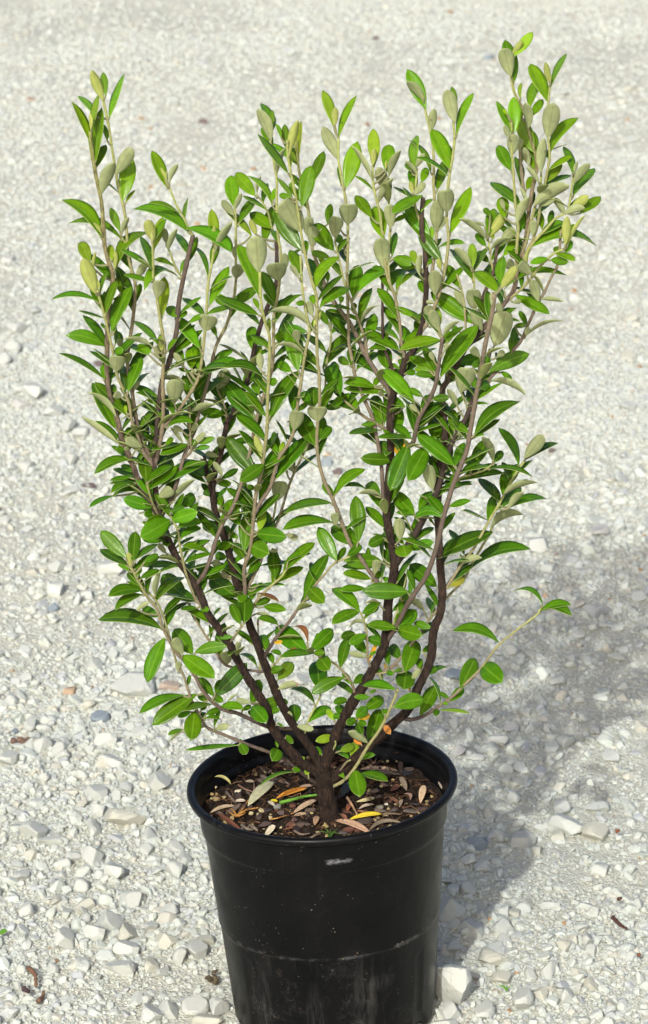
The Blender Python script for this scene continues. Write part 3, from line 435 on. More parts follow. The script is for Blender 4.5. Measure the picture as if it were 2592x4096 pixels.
'J': """255 -40 115 312 140 g;390 -20 250 235 140 g;400 215 370 140 40 o;440 300 400 110 100 u;440 110 470 20 60 g;730 170 690 130 40 g;640 235 985 180 65 g .05;870 145 1195 203 38 g .08;950 390 790 215 75 g;970 350 1240 248 50 u .12;925 460 1115 285 75 g;1015 450 1130 320 60 u;1040 430 1310 375 65 g .1;880 600 1130 492 65 u .15;565 430 730 385 50 g;300 490 140 325 110 g;330 455 435 315 70 g;300 495 160 478 38 g;535 500 400 345 75 g;515 520 300 520 75 g .3;445 560 410 520 20 g;190 690 185 520 90 u;220 720 65 590 75 g;230 715 335 635 40 g;270 720 390 640 25 g;310 680 448 590 50 g;265 760 450 700 75 g .05;215 725 240 815 140 g;60 830 70 620 28 g;55 980 95 800 40 g;170 1010 325 785 45 g;470 1040 265 870 120 g;475 825 900 625 120 g .06;680 800 565 605 50 g;660 865 815 820 55 u .1;725 910 1188 755 85 g .1;570 1040 685 975 60 q;1280 1180 1050 1080 35 g .3;1260 1225 1495 1180 65 g .1;1260 1235 1500 1262 50 g .15""",
'K': """645 150 842 88 105 g;630 90 740 50 45 g;630 155 398 285 140 g;600 150 440 180 100 g;500 100 430 115 60 g;430 90 390 105 15 u;690 210 875 165 65 g .1;710 295 862 210 55 g .05;570 315 415 300 50 g;600 315 600 355 60 g;365 455 535 335 50 g;600 410 540 330 45 u;650 445 540 435 35 u;295 440 100 235 105 g;300 500 95 375 70 g;345 465 365 240 95 g;325 510 310 400 55 v;320 540 230 490 30 g;375 580 350 480 50 g;385 575 410 520 25 g;360 525 545 430 70 g;430 470 540 415 50 g;720 510 420 505 50 g .06;400 600 540 530 45 g;440 670 300 555 70 g;415 690 158 735 85 g .1;420 720 210 840 65 g .1;540 890 420 820 70 g;370 840 470 775 40 u;560 980 80 915 105 g .1;515 730 560 530 45 u;515 780 740 590 70 g .08;760 770 570 570 140 g;815 770 680 690 85 g;770 780 640 860 35 g .05;830 820 710 835 38 g;775 600 820 400 60 g;935 415 720 350 48 g .1;860 830 928 835 45 g;1055 260 875 185 95 g .05;1090 250 1040 200 50 g;1150 290 1060 240 50 g;1105 330 978 365 70 g;1060 440 975 420 65 g;1025 550 965 455 65 u;1030 550 1130 440 85 g;1035 575 1180 500 85 g;1020 560 810 510 70 g;1025 575 880 600 50 g;1140 740 935 590 140 g;1195 440 1120 330 75 g;1195 390 1230 90 110 g;1160 190 1090 60 100 g;1310 230 1340 80 70 y;1290 240 1210 245 22 g;1290 255 1520 280 120 g;1350 200 1330 40 60 g;1255 350 1385 410 130 g;1225 560 1320 450 70 g;1215 710 1290 640 45 g;1210 705 1150 775 75 g;1200 735 1195 940 130 g;1165 945 1095 790 75 g;1240 770 1275 650 60 g;1270 800 1395 750 55 g;1340 810 1515 840 70 g;1290 710 1460 775 30 r;1270 870 1390 880 25 u;1295 905 1450 945 45 g .1;1300 650 1510 650 20 g;1280 680 1340 640 50 g;1430 605 1410 365 95 g;1380 390 1450 385 30 u;1110 1040 1003 1050 40 g;935 1060 925 950 25 g;960 880 1015 820 20 g""",
'L': """640 80 248 130 75 g .08;650 90 650 5 70 u;275 165 365 200 50 u;285 430 495 230 75 g .05;280 380 462 315 40 g .12;660 365 520 110 105 g;410 665 600 315 100 g;450 580 570 690 110 g;830 220 805 -130 118 g;835 245 620 110 120 g;740 330 850 250 65 g;1020 190 900 250 80 g;1000 370 715 365 115 g;950 420 700 410 55 g;920 505 705 465 65 g;950 470 970 360 70 u;925 535 1000 445 50 g;1030 530 1035 490 40 g;1205 605 858 600 125 g;885 580 680 590 55 g;1220 625 1240 490 45 g;1165 665 1230 630 50 g;835 755 625 580 95 g .05;835 750 625 850 85 g .05;855 770 978 700 80 g;1005 720 875 695 28 u .2;890 845 748 885 30 u .2;1115 880 892 855 75 g;885 930 755 1000 75 g;800 920 690 950 70 g;880 1070 800 960 80 g;885 1105 755 1070 45 u;690 1180 750 960 80 g;910 1130 970 990 28 o;910 1085 960 1060 25 g;1030 995 890 960 75 g;1125 870 1240 740 80 g;1160 880 1265 740 90 g;1125 890 1310 940 120 g;1085 750 1190 670 50 g;1335 760 1150 690 55 u .15;1385 880 1250 840 60 g;1380 780 1430 650 25 g;1110 860 1150 760 50 g;1145 1115 1070 1010 85 g;1310 1060 1390 1020 50 g;1045 1160 1050 1050 45 g;1290 1190 1295 1110 50 g;440 1070 197 870 145 g;465 1050 630 890 110 g;480 1075 235 1105 60 g;490 1070 565 1065 50 g;440 990 330 870 40 r .3;185 995 250 980 30 o;380 1050 310 1040 30 r;140 1060 80 940 90 g;175 1140 145 1070 45 g;240 1080 170 1055 35 g .1;215 855 55 805 50 g .1""",
'M': """300 100 170 440 115 g;440 225 375 100 85 u;515 220 375 30 125 g;440 235 685 405 130 g;530 210 780 160 90 g .06;850 190 870 130 45 u;780 300 770 200 95 u;1005 315 860 225 35 g .15;690 540 930 290 125 g;690 520 740 420 70 g;680 545 555 400 75 g;480 460 495 380 30 g;400 350 410 280 50 u;548 525 207 765 115 g;450 535 108 675 70 g .05;665 605 440 655 50 g .03;600 585 590 515 80 g;685 550 750 585 55 g;580 650 610 600 50 g;615 680 720 640 50 g;500 660 400 700 45 g;590 720 590 665 55 g;680 780 725 650 30 g;605 715 728 720 30 g .1;690 790 790 765 55 u;530 660 505 880 130 g;440 795 328 840 30 g;440 810 340 888 25 u;865 915 460 955 35 g;885 905 925 985 75 g;880 900 882 868 22 y;730 620 905 640 65 g .05;890 650 960 615 40 g;780 590 860 530 18 u;955 590 845 575 50 u;965 605 1025 415 90 g;1000 610 1190 555 90 g -.1;1100 660 1180 640 50 g;1190 620 1230 570 50 g;970 620 1080 745 115 g;960 690 950 650 35 g;1080 190 1030 80 90 g;1130 290 1105 215 45 g;1195 235 1110 200 35 g .15;1165 415 1275 285 100 y;1100 360 1195 350 40 g;1100 350 1200 320 50 g;1165 490 1310 450 55 u .05;1445 600 1250 490 45 g .12;1295 750 1290 605 100 g;1275 700 1245 660 30 u;1310 770 1438 795 55 u;1400 740 1570 630 75 g .05;1160 745 1210 780 20 g;1230 840 1280 905 45 g;1150 870 1165 935 25 g;1170 950 1120 1035 100 g;1340 1020 1370 1010 28 y;1335 1110 1275 1095 40 g;1400 1140 1370 1105 40 y;1300 1120 1023 1230 25 g .15;1500 985 1440 940 60 g""",
'N': """150 250 225 345 115 g;150 490 130 275 140 g;310 325 350 105 85 g;335 400 85 525 95 g .04;405 535 275 435 45 g;390 450 325 360 50 g;405 445 490 385 65 g;535 550 412 548 45 g;525 520 580 495 25 g;725 493 475 460 70 g .05;810 350 790 492 145 g;800 360 880 115 135 g;715 625 945 570 120 g .08;640 680 650 640 50 g;660 360 718 375 40 g;715 360 780 330 25 g;630 420 575 305 45 g;655 350 640 285 15 o;670 310 665 200 50 g;850 420 910 340 50 u;930 350 1050 335 65 g;950 385 1115 320 45 g;920 345 905 260 55 g;835 500 830 460 25 o;915 690 1035 460 110 g;1070 590 980 395 25 g .1;1135 560 1065 515 35 g;1140 580 1245 480 70 g;1085 590 1130 605 25 g;1045 645 1030 695 50 g;1060 650 1290 675 25 y;1225 480 1335 255 120 g;1395 310 1545 440 150 g;1515 135 1160 45 80 g .2;495 640 635 555 95 g;425 705 510 630 80 g;440 720 530 680 60 o;525 905 610 640 115 g;430 715 350 755 60 g;430 740 480 835 60 g;445 735 510 760 50 g;360 570 252 595 60 g .05;325 690 290 610 70 g;260 725 205 640 50 y;310 700 255 690 50 g;255 850 118 885 65 y;260 855 320 815 35 y;205 860 260 845 22 y;515 900 370 810 70 u;470 910 410 870 35 t;645 765 690 832 50 t;375 1020 180 935 60 g .08;390 1010 430 890 70 y;305 960 412 920 65 y;395 1025 575 990 55 g .05;165 985 105 940 55 g;340 1165 285 1105 40 g;420 1105 455 1310 130 g;465 1130 670 1190 70 g""",
}
# ================================================================ ground
def hash2(ix, iy, s):
    h = (ix * 374761393 + iy * 668265263 + s * 974711) & 0x7fffffff
    h = ((h ^ (h >> 13)) * 1274126177) & 0x7fffffff
    return ((h ^ (h >> 16)) & 0xffff) / 65535.0
def vnoise(x, y, s=0):
    ix, iy = np.floor(x).astype(np.int64), np.floor(y).astype(np.int64)
    fx, fy = x - ix, y - iy
    fx, fy = fx * fx * (3 - 2 * fx), fy * fy * (3 - 2 * fy)
    a, b, c_, d = hash2(ix, iy, s), hash2(ix + 1, iy, s), hash2(ix, iy + 1, s), hash2(ix + 1, iy + 1, s)
    return (a * (1 - fx) + b * fx) * (1 - fy) + (c_ * (1 - fx) + d * fx) * fy
def ground_z(x, y):
    x, y = np.asarray(x, float), np.asarray(y, float)
    z = .016 * (vnoise(x * 2.3 + 9, y * 2.3, 1) - .5) + .007 * (vnoise(x * 9, y * 9, 2) - .5) + .0035 * (vnoise(x * 34, y * 34, 3) - .5)
    f = np.clip((np.hypot(x, y) - .10) / .25, 0, 1)     # level where the pot stands
    return z * f - .001

def axis(a, b, fine, coarse_to):
    m = np.arange(a, b + 1e-9, fine)
    lo, hi, st = [a], [b], fine
    while hi[-1] < coarse_to:
        st *= 1.35
        hi.append(hi[-1] + st); lo.append(lo[-1] - st)
    return np.concatenate([lo[:0:-1], m, hi[1:]])
gx, gy = axis(-1.1, 1.1, .011, 80), axis(-.7, 5.2, .014, 80)
X, Y = np.meshgrid(gx, gy)
Z = ground_z(X, Y)
nx, ny = len(gx), len(gy)
idx = np.arange(nx * ny).reshape(ny, nx)
quads = np.stack([idx[:-1, :-1], idx[:-1, 1:], idx[1:, 1:], idx[1:, :-1]], -1).reshape(-1, 4)

def np_mesh(name, verts, faces, mats, cols=None, smooth=False):
    me = bpy.data.meshes.new(name)
    nv, nf, k_ = len(verts), len(faces), faces.shape[1]
    me.vertices.add(nv); me.loops.add(nf * k_); me.polygons.add(nf)
    me.vertices.foreach_set('co', np.ascontiguousarray(verts, np.float32).ravel())
    me.loops.foreach_set('vertex_index', np.ascontiguousarray(faces, np.int32).ravel())
    me.polygons.foreach_set('loop_start', np.arange(0, nf * k_, k_, dtype=np.int32))
    me.polygons.foreach_set('use_smooth', np.full(nf, smooth))
    if cols is not None:
        ca = me.color_attributes.new('Col', 'FLOAT_COLOR', 'POINT')
        ca.data.foreach_set('color', np.ascontiguousarray(cols, np.float32).ravel())
    for m_ in mats:
        me.materials.append(m_)
    me.update(calc_edges=True)
    me.validate()
    return me
def link(name, me, parent=None):
    o = bpy.data.objects.new(name, me)
    C.objects.link(o)
    if parent is not None:
        o.parent = parent
    return o
gr = link('ground', np_mesh('ground', np.stack([X, Y, Z], -1).reshape(-1, 3), quads, [M_DUST], smooth=True))
tag(gr, kind='structure')

# ---------------------------------------------------------------- stones
def ico(sub):
    t = (1 + 5 ** .5) / 2
    v = [(-1, t, 0), (1, t, 0), (-1, -t, 0), (1, -t, 0), (0, -1, t), (0, 1, t), (0, -1, -t), (0, 1, -t), (t, 0, -1), (t, 0, 1), (-t, 0, -1), (-t, 0, 1)]
    f = [(0, 11, 5), (0, 5, 1), (0, 1, 7), (0, 7, 10), (0, 10, 11), (1, 5, 9), (5, 11, 4), (11, 10, 2), (10, 7, 6), (7, 1, 8), (3, 9, 4), (3, 4, 2),
         (3, 2, 6), (3, 6, 8), (3, 8, 9), (4, 9, 5), (2, 4, 11), (6, 2, 10), (8, 6, 7), (9, 8, 1)]
    v = [norm(p) for p in v]
    for _ in range(sub):
        mid, nf = {}, []
        def m_(a, b):
            key = (min(a, b), max(a, b))
            if key not in mid:
                v.append(norm(v[a] + v[b])); mid[key] = len(v) - 1
            return mid[key]
        for a, b, c_ in f:
            x, y, z = m_(a, b), m_(b, c_), m_(c_, a)
            nf += [(a, x, z), (b, y, x), (c_, z, y), (x, y, z)]
        f = nf
    return np.array(v), np.array(f)
def chip(sub, r_, planes=9, rough=.03):    # a sphere cut by planes: a broken limestone chip
    v, f = ico(sub)
    v = v * (1 + rough * r_.normal(size=(len(v), 1)))
    for _ in range(planes):
        n_ = norm(r_.normal(size=3)); d = r_.uniform(.42, .82)
        h = v @ n_
        v = np.where((h > d)[:, None], v - np.outer(h - d, n_) * .93, v)
    v = v + rough * .35 * r_.normal(size=v.shape)
    return v * np.array((1, r_.uniform(.65, .95), r_.uniform(.5, .8))), f
PROTO = {s: [chip(s, rng, 6 if s == 0 else 10, (.06, .03, .018, .014)[s]) for _ in range(16)] for s in (0, 1, 2, 3)}

def rot_mats(n, r_, tilt):
    a, b, c_ = r_.uniform(0, 2 * np.pi, n), r_.normal(0, tilt, n), r_.normal(0, tilt, n)
    ca, sa, cb, sb, cc, sc = np.cos(a), np.sin(a), np.cos(b), np.sin(b), np.cos(c_), np.sin(c_)
    o, l_ = np.zeros(n), np.ones(n)
    Rz = np.array([[ca, -sa, o], [sa, ca, o], [o, o, l_]]).transpose(2, 0, 1)
    Rx = np.array([[l_, o, o], [o, cb, -sb], [o, sb, cb]]).transpose(2, 0, 1)
    Ry = np.array([[cc, o, sc], [o, l_, o], [-sc, o, cc]]).transpose(2, 0, 1)
    return Rx @ Ry @ Rz
def stone_cols(n, r_):
    base = np.array((.598, .637, .582)) * r_.normal(1, .045, (n, 1)) * r_.normal(1, .008, (n, 3))
    t = r_.random(n)
    base[t < .07] = np.array((.50, .53, .53)) * r_.normal(1, .07, ((t < .07).sum(), 1))
    q = (t > .07) & (t < .16)
    base[q] = np.array((.62, .61, .52)) * r_.normal(1, .06, (q.sum(), 1))
    q = (t > .9982)
    base[q] = np.array((.46, .30, .17)) * r_.normal(1, .1, (q.sum(), 1))
    return np.clip(base, .1, .78)
def half_w(y):                             # half width of the view on the ground
    return (y - CAM_Y + .25) * 1296 / F_PX * 1.04
def scatter(n, y0, y1, margin, r_):        # even over the seen trapezium plus a margin at both sides
    y = np.zeros(0); x = np.zeros(0)
    wmax = half_w(y1) + margin
    while len(x) < n:
        yy = r_.uniform(y0, y1, 4 * n); xx = r_.uniform(-wmax, wmax, 4 * n)
        ok = (np.abs(xx) < half_w(yy) + margin)
        # patches of fine dust carry few stones
        cov = vnoise(xx * 3.1 + 4, yy * 1.7 + 2, 11) * .62 + vnoise(xx * 8, yy * 6, 12) * .38
        ok &= r_.random(4 * n) < np.clip((cov - .22) * 3.0, .30, 1)
        ok &= np.hypot(xx - .012, yy) > .096
        x, y = np.concatenate([x, xx[ok]]), np.concatenate([y, yy[ok]])
    return x[:n], y[:n]
def heap(batches, r_):
    VV, FF, CC, off = [], [], [], 0
    for sub, x, y, rad, sink in batches:
        which = r_.integers(0, 16, len(x))
        for p in range(16):
            q = which == p
            n = q.sum()
            if not n:
                continue
            v, f = PROTO[sub][p]
            Mx = rot_mats(n, r_, .45)
            sc = rad[q][:, None] * r_.uniform(.75, 1.25, (n, 3))
            W = np.einsum('nij,nvj->nvi', Mx, v[None] * sc[:, None, :])
            zz = ground_z(x[q], y[q]) + rad[q] * r_.uniform(*sink, n)
            W += np.stack([x[q], y[q], zz], -1)[:, None, :]
            col = np.concatenate([stone_cols(n, r_), np.ones((n, 1))], 1)
            VV.append(W.reshape(-1, 3)); CC.append(np.repeat(col, len(v), 0))
            FF.append((f[None] + (np.arange(n) * len(v))[:, None, None]).reshape(-1, 3) + off)
            off += n * len(v)
    return np.concatenate(VV), np.concatenate(FF), np.concatenate(CC)
g2 = np.random.default_rng(21)
batches = []
def batch(sub, n, y0, y1, margin, lo, hi, sink, far=0):
    x, y = scatter(n, y0, y1, margin, g2)
    r_ = lo * (hi / lo) ** (g2.random(n) ** 1.6)
    batches.append((sub, x, y, r_, sink))
batch(0, 60000, -.45, 1.2, .05, .0011, .0026, (-.2, .4))
batch(0, 60000, -.45, 2.4, .12, .0022, .0042, (-.1, .45))
batch(0, 70000, 1.6, 5.2, .25, .0030, .0056, (-.2, .3))
batch(0, 72000, -.6, 5.6, 2.3, .004, .009, (-.25, .25))
batch(1, 18000, -.45, 2.2, .2, .0040, .0072, (-.25, .35))
batch(2, 4600, -.45, 1.6, .25, .0060, .0112, (-.15, .38))
batch(1, 14000, 1.2, 5.4, .5, .0050, .0090, (-.35, .2))
batch(2, 1100, 1.0, 5.4, .6, .009, .017, (-.3, .0))
batch(1, 1500, -.45, 5.4, 1.1, .008, .0135, (-.05, .35))
V_, F_, C_ = heap(batches, g2)
tag(link('gravel', np_mesh('gravel', V_, F_, [M_STONE], C_)), 'pale crushed limestone gravel covering the yard around the pot', 'gravel', kind='stuff')

# single stones: the ones that can be picked out
WHITE, CREAM, GREY, BLUE, ORANGE, PURPLE = (.645, .672, .615), (.62, .62, .52), (.46, .48, .48), (.27, .33, .38), (.50, .30, .15), (.17, .12, .12)
GEN = 'loose broken white limestone chip lying in the pale gravel of the yard'
GRP = 'limestone chips scattered on the gravel'
stone_meshes = {}
def stone(sx, sy, w, h, col=WHITE, label=GEN, sink=.28, cat='stone', yaw=None, plane=None, fac=1.12):
    """a stone at a photo pixel; w, h its seen size in photo pixels"""
    p = at_z(sx, sy + h * .25, .004)
    e_ = math.hypot(p[0] - .012, p[1])
    if e_ < .112:                          # no stone reaches into the pot
        p = np.array((.012 + (p[0] - .012) / e_ * .112, p[1] / e_ * .112, p[2]))
    dist = np.linalg.norm(p - CAM)
    m_px = dist / F_PX
    rx = w * m_px / 2 * fac
    ry = np.clip(h * m_px / 2 / .62, rx * .55, rx * 1.25) * fac
    rz = np.clip(h * m_px / 2, rx * .40, rx * 1.2) * fac
    key = (random.randrange(16), tuple(col))
    v, f = PROTO[3 if w > 70 else 2][key[0]]
    kk = (key[0], key[1], w > 70)
    if kk not in stone_meshes:
        vv = v / np.abs(v).max(0)
        if True:
            cc_ = np.tile(np.array((*col, 1.0)), (len(v), 1)); cc_[:, :3] *= random.uniform(.94, 1.05)
        stone_meshes[kk] = np_mesh('stone', vv, f, [M_STONE], cc_)
    o = link('stone', stone_meshes[kk])
    gz = float(ground_z(p[0], p[1]))
    o.location = (p[0], p[1], gz + rz * (1 - 2 * sink))
    o.scale = (rx, ry, rz)
    o.rotation_euler = (random.uniform(-.25, .25), random.uniform(-.25, .25), random.uniform(-.35, .35) if yaw is None else yaw)
    tag(o, label, cat, GRP)
    return o
c7 = lambda x, y, w, h, *a, **k_: stone(x * .8504, 3072 + y * .8504, w * .85, h * .85, *a, **k_)
c8 = lambda x, y, w, h, *a, **k_: stone(1296 + x * .8504, 3072 + y * .8504, w * .85, h * .85, *a, **k_)
c5 = lambda x, y, w, h, *a, **k_: stone(x * .8504, 2048 + y * .8504, w * .85, h * .85, *a, **k_)
c6 = lambda x, y, w, h, *a, **k_: stone(1296 + x * .8504, 2048 + y * .8504, w * .85, h * .85, *a, **k_)
c3 = lambda x, y, w, h, *a, **k_: stone(x * .8504, 1024 + y * .8504, w * .85, h * .85, *a, **k_)
c4 = lambda x, y, w, h, *a, **k_: stone(1296 + x * .8504, 1024 + y * .8504, w * .85, h * .85, *a, **k_)
c1 = lambda x, y, w, h, *a, **k_: stone(x * .8504, y * .8504, w * .85, h * .85, *a, **k_)
c2 = lambda x, y, w, h, *a, **k_: stone(1296 + x * .8504, y * .8504, w * .85, h * .85, *a, **k_)
c8(612, 1012, 165, 240, label='largest white rock, upright and broken, touching the right foot of the black pot', sink=.2, yaw=.1)
c8(592, 648, 130, 125, label='large rough rock in the pot\'s shadow, half hidden by the right side of the pot', sink=.25)
c8(795, 872, 165, 95, CREAM, label='flat pointed slab just below the edge of the pot\'s shadow', sink=.3)
c8(690, 740, 110, 85, label='chunky stone inside the shadow, between the rough rock by the pot and the lit stones')
c8(852, 732, 105, 78, label='bright stone on the very edge of the pot\'s shadow, lit side facing the sun')
c8(930, 1068, 105, 100, label='squarish white rock near the bottom edge, right of the biggest rock')
c8(1062, 925, 80, 78, label='upright white chip with a flat face, right of the flat pointed slab')
c8(1125, 812, 90, 62, CREAM, label='cream coloured block to the left of the dark brown twig')
c8(1140, 240, 150, 95, label='broad white stone in a little heap of three, right of the shadow', sink=.3)
c8(1282, 268, 120, 88, CREAM, label='right hand stone of the little heap of three beyond the shadow')
c8(1282, 146, 105, 52, label='flat white stone behind the little heap of three')
c8(715, 328, 105, 66, BLUE, label='dark blue grey pebble lying in the pot\'s shadow', sink=.25)
c7(580, 222, 205, 82, CREAM, label='long log shaped pale slab left of the pot rim', sink=.2, yaw=.05)
c7(540, 478, 92, 88, label='sharp wedge shaped white stone below the long log shaped slab')
c7(742, 46, 125, 92, label='bright white chunky stone between the log shaped slab and the lower leaves')
c7(818, 458, 100, 86, label='rounded white rock close to the left side of the pot, under its rim')
c7(510, 705, 135, 92, label='wide stone at the top of the cluster left of the pot')
c7(448, 768, 112, 90, label='blocky bright stone in the middle of the cluster left of the pot')
c7(300, 792, 90, 120, label='tall stone with a shaded right face at the left of the cluster by the pot')
c7(565, 922, 135, 84, label='slanted thick stone below the cluster left of the pot')
c7(905, 1098, 145, 84, label='wide white rock at the lower left foot of the pot')
c7(710, 1138, 112, 88, label='angular white rock at the bottom edge left of the pot')
c7(1045, 1105, 95, 100, label='white stone wedged against the left foot of the pot')
c5(622, 795, 190, 140, label='big flat white rock on the ground behind the lowest left leaves', sink=.32, yaw=.2)
c5(330, 826, 62, 46, (.56, .40, .26), label='small orange tan pebble on the left of the yard', sink=.3)
c5(460, 942, 102, 56, BLUE, label='smooth blue grey pebble, the larger one on the left of the pot', sink=.3, yaw=.0)
c5(250, 422, 56, 36, BLUE, label='small blue pebble above the orange tan pebble', sink=.3)
c5(66, 1008, 40, 30, BLUE, label='tiny blue pebble by the rusty brown clump', sink=.3)
c5(785, 806, 115, 50, (.58, .46, .37), label='flat pinkish stone beside the big flat white rock', sink=.4, yaw=-.3)
c5(520, 250, 112, 82, label='tilted white slab behind the left leaf tips', yaw=.6)
c6(600, 755, 92, 52, BLUE, label='dark slate pebble in the shrub\'s shadow behind the lower right twig', sink=.3)
c6(1275, 442, 125, 72, GREY, label='rounded flat grey stone at the far right beyond the long bare twig', sink=.35)
c4(70, 1000, 52, 36, PURPLE, label='purple brown stone seen between the stems in the middle', sink=.3)
c4(1078, 905, 40, 26, PURPLE, label='small purple stone right of the upper right leaves', sink=.3)
c4(1176, 137, 26, 20, ORANGE, label='bright orange pebble high up at the right', sink=.3)
c4(20, 955, 70, 60, (.36, .42, .44), label='blue tinted stone behind the middle stems', sink=.35)
c3(420, 1072, 72, 36, PURPLE, label='flat purple brown stone on the left beside the leaves', sink=.35)
c3(460, 506, 52, 30, PURPLE, label='dark brown chip on the left behind a long leaf', sink=.35)
c1(955, 568, 44, 24, PURPLE, label='red brown stone far up between the left and middle shoots', sink=.3)
c1(660, 547, 45, 20, ORANGE, label='orange stone far up, left of the red brown stone', sink=.35)
c1(140, 462, 50, 22, (.52, .36, .26), label='faint pink orange stone at the far upper left', sink=.35)
c1(930, 1040, 40, 22, ORANGE, label='orange pebble lowest of the far pebbles behind the left shoots', sink=.3)
c1(708, 855, 26, 20, ORANGE, label='small orange pebble just above the lone small leafy tip', sink=.3)
c1(955, 767, 30, 22, ORANGE, label='orange pebble left of its twin behind the middle shoots', sink=.3)
c1(1192, 766, 26, 20, ORANGE, label='orange pebble right of its twin behind the middle shoots', sink=.3)
c2(240, 162, 60, 24, PURPLE, label='brown purple stone at the top of the yard', sink=.4)
c2(200, 576, 20, 26, (.38, .12, .05), label='rust red pebble behind the middle right shoots', sink=.2)
c2(780, 262, 60, 30, BLUE, label='blue grey stone left of the topmost leaves', sink=.35)
c2(1430, 546, 20, 18, ORANGE, label='orange pebble at the far right behind the topmost leaves', sink=.3)
c6(1095, 176, 22, 16, ORANGE, label='tiny orange pebble right of the long lower right leaf', sink=.3)
c8(1132, 695, 24, 22, ORANGE, label='orange pebble to the left of the dark brown twig', sink=.3)
for (x, y, w, h) in [(460, 180, 90, 80), (435, 400, 100, 82), (595, 762, 92, 84), (600, 842, 122, 76), (620, 602, 122, 76), (780, 792, 110, 74),
                     (790, 1115, 95, 80), (975, 1172, 130, 62), (960, 790, 86, 62), (795, 660, 82, 66), (930, 842, 100, 90), (850, 872, 70, 92),
                     (100, 490, 72, 62), (260, 602, 62, 62), (125, 655, 66, 70), (700, 300, 72, 62), (870, 410, 62, 60), (705, 912, 80, 62),
                     (770, 942, 62, 52), (440, 272, 72, 70), (160, 290, 130, 82), (600, 72, 72, 62), (450, 100, 105, 70), (340, 405, 90, 60), (290, 440, 85, 55),
                     (240, 330, 120, 50), (150, 400, 70, 50), (690, 370, 60, 55), (400, 630, 85, 60), (90, 440, 70, 50), (720, 425, 70, 45), (830, 345, 70, 60),
                     (390, 905, 80, 55), (100, 925, 50, 55), (245, 925, 60, 50), (700, 725, 80, 50), (640, 1075, 70, 60), (690, 1075, 60, 50), (380, 540, 70, 60)]:
    c7(x, y, w, h, random.choice((WHITE, WHITE, WHITE, CREAM)))
for (x, y, w, h) in [(900, 660, 62, 46), (975, 945, 60, 50), (840, 968, 92, 62), (700, 952, 82, 52), (1140, 1042, 70, 70), (1250, 985, 85, 60), (740, 442, 62, 62),
                     (1000, 355, 56, 52), (580, 415, 56, 52), (680, 545, 72, 62), (850, 652, 56, 70), (780, 190, 52, 62), (1240, 772, 60, 100), (545, 1128, 92, 82),
                     (560, 1190, 122, 62), (750, 1122, 100, 82), (1070, 622, 100, 46), (820, 295, 60, 60), (940, 310, 110, 70), (1050, 245, 70, 50), (1100, 285, 70, 50),
                     (1115, 160, 80, 70), (840, 790, 70, 50), (960, 610, 60, 45), (1300, 440, 80, 60), (1480, 600, 60, 50), (1350, 1080, 60, 50), (1010, 1040, 90, 50),
                     (1260, 830, 50, 60), (1190, 1000, 70, 45), (910, 45, 70, 50), (890, 120, 60, 60), (1170, 790, 50, 60), (655, 690, 60, 40), (610, 820, 80, 60)]:
    c8(x, y, w, h, random.choice((WHITE, WHITE, CREAM)))
for (x, y, w, h) in [(440, 702, 92, 62), (505, 1072, 112, 82), (200, 1092, 82, 72), (290, 1112, 72, 66), (35, 1152, 92, 72), (150, 982, 62, 70), (275, 242, 82, 62),
                     (265, 345, 72, 82), (25, 20, 60, 40), (120, 760, 60, 40), (50, 870, 60, 50), (520, 1172, 110, 60), (680, 1120, 60, 40), (410, 360, 60, 50),
                     (180, 180, 90, 40), (330, 250, 60, 40), (60, 560, 60, 40), (560, 930, 60, 50), (660, 1020, 80, 50), (200, 460, 50, 40), (430, 1110, 60, 40),
                     (1250, 300, 90, 70), (1320, 400, 80, 80), (1480, 480, 80, 70), (1200, 830, 60, 50), (1400, 780, 120, 60)]:
    c5(x, y, w, h)
for (x, y, w, h) in [(1100, 782, 72, 46), (950, 922, 62, 42), (1010, 122, 100, 70), (830, 450, 100, 90), (1350, 1115, 82, 52), (1280, 1000, 60, 50), (1130, 1050, 90, 60),
                     (820, 1060, 90, 60), (1030, 880, 60, 60), (760, 790, 60, 40), (880, 640, 60, 50), (1240, 690, 60, 40), (1420, 640, 70, 40), (1290, 60, 100, 60),
                     (700, 910, 70, 50), (640, 1100, 70, 50), (990, 760, 50, 40), (1200, 560, 70, 40), (960, 340, 90, 60), (1060, 240, 70, 50), (1380, 540, 60, 30),
                     (1480, 380, 70, 50), (1210, 260, 60, 30), (620, 980, 60, 50), (800, 860, 60, 40), (880, 1000, 70, 40), (720, 1130, 70, 40), (780, 960, 60, 50)]:
    c6(x, y, w, h, random.choice((WHITE, WHITE, (.60, .60, .57))))
for _ in range(52):                        # larger chips farther back, under and beyond the shrub
    sy_ = random.uniform(60, 2000)
    w = random.uniform(40, 85) * (0.55 + .45 * sy_ / 2000)
    stone(random.choice((random.uniform(30, 2560), random.uniform(30, 420), random.uniform(2200, 2560))), sy_, w, w * random.uniform(.4, .65), random.choice((WHITE, WHITE, CREAM, (.58, .58, .55))))
for x, y, w, h in [(70, 330, 110, 60), (680, 620, 90, 70), (160, 640, 90, 90), (330, 800, 80, 70), (110, 620, 80, 50), (250, 730, 90, 60), (560, 180, 60, 60),
                   (160, 240, 60, 50), (290, 310, 80, 50), (380, 830, 70, 60), (120, 980, 90, 60), (330, 1090, 80, 50), (60, 420, 80, 60), (20, 480, 70, 60), (340, 950, 60, 60)]:
    c3(x, y, w, h)

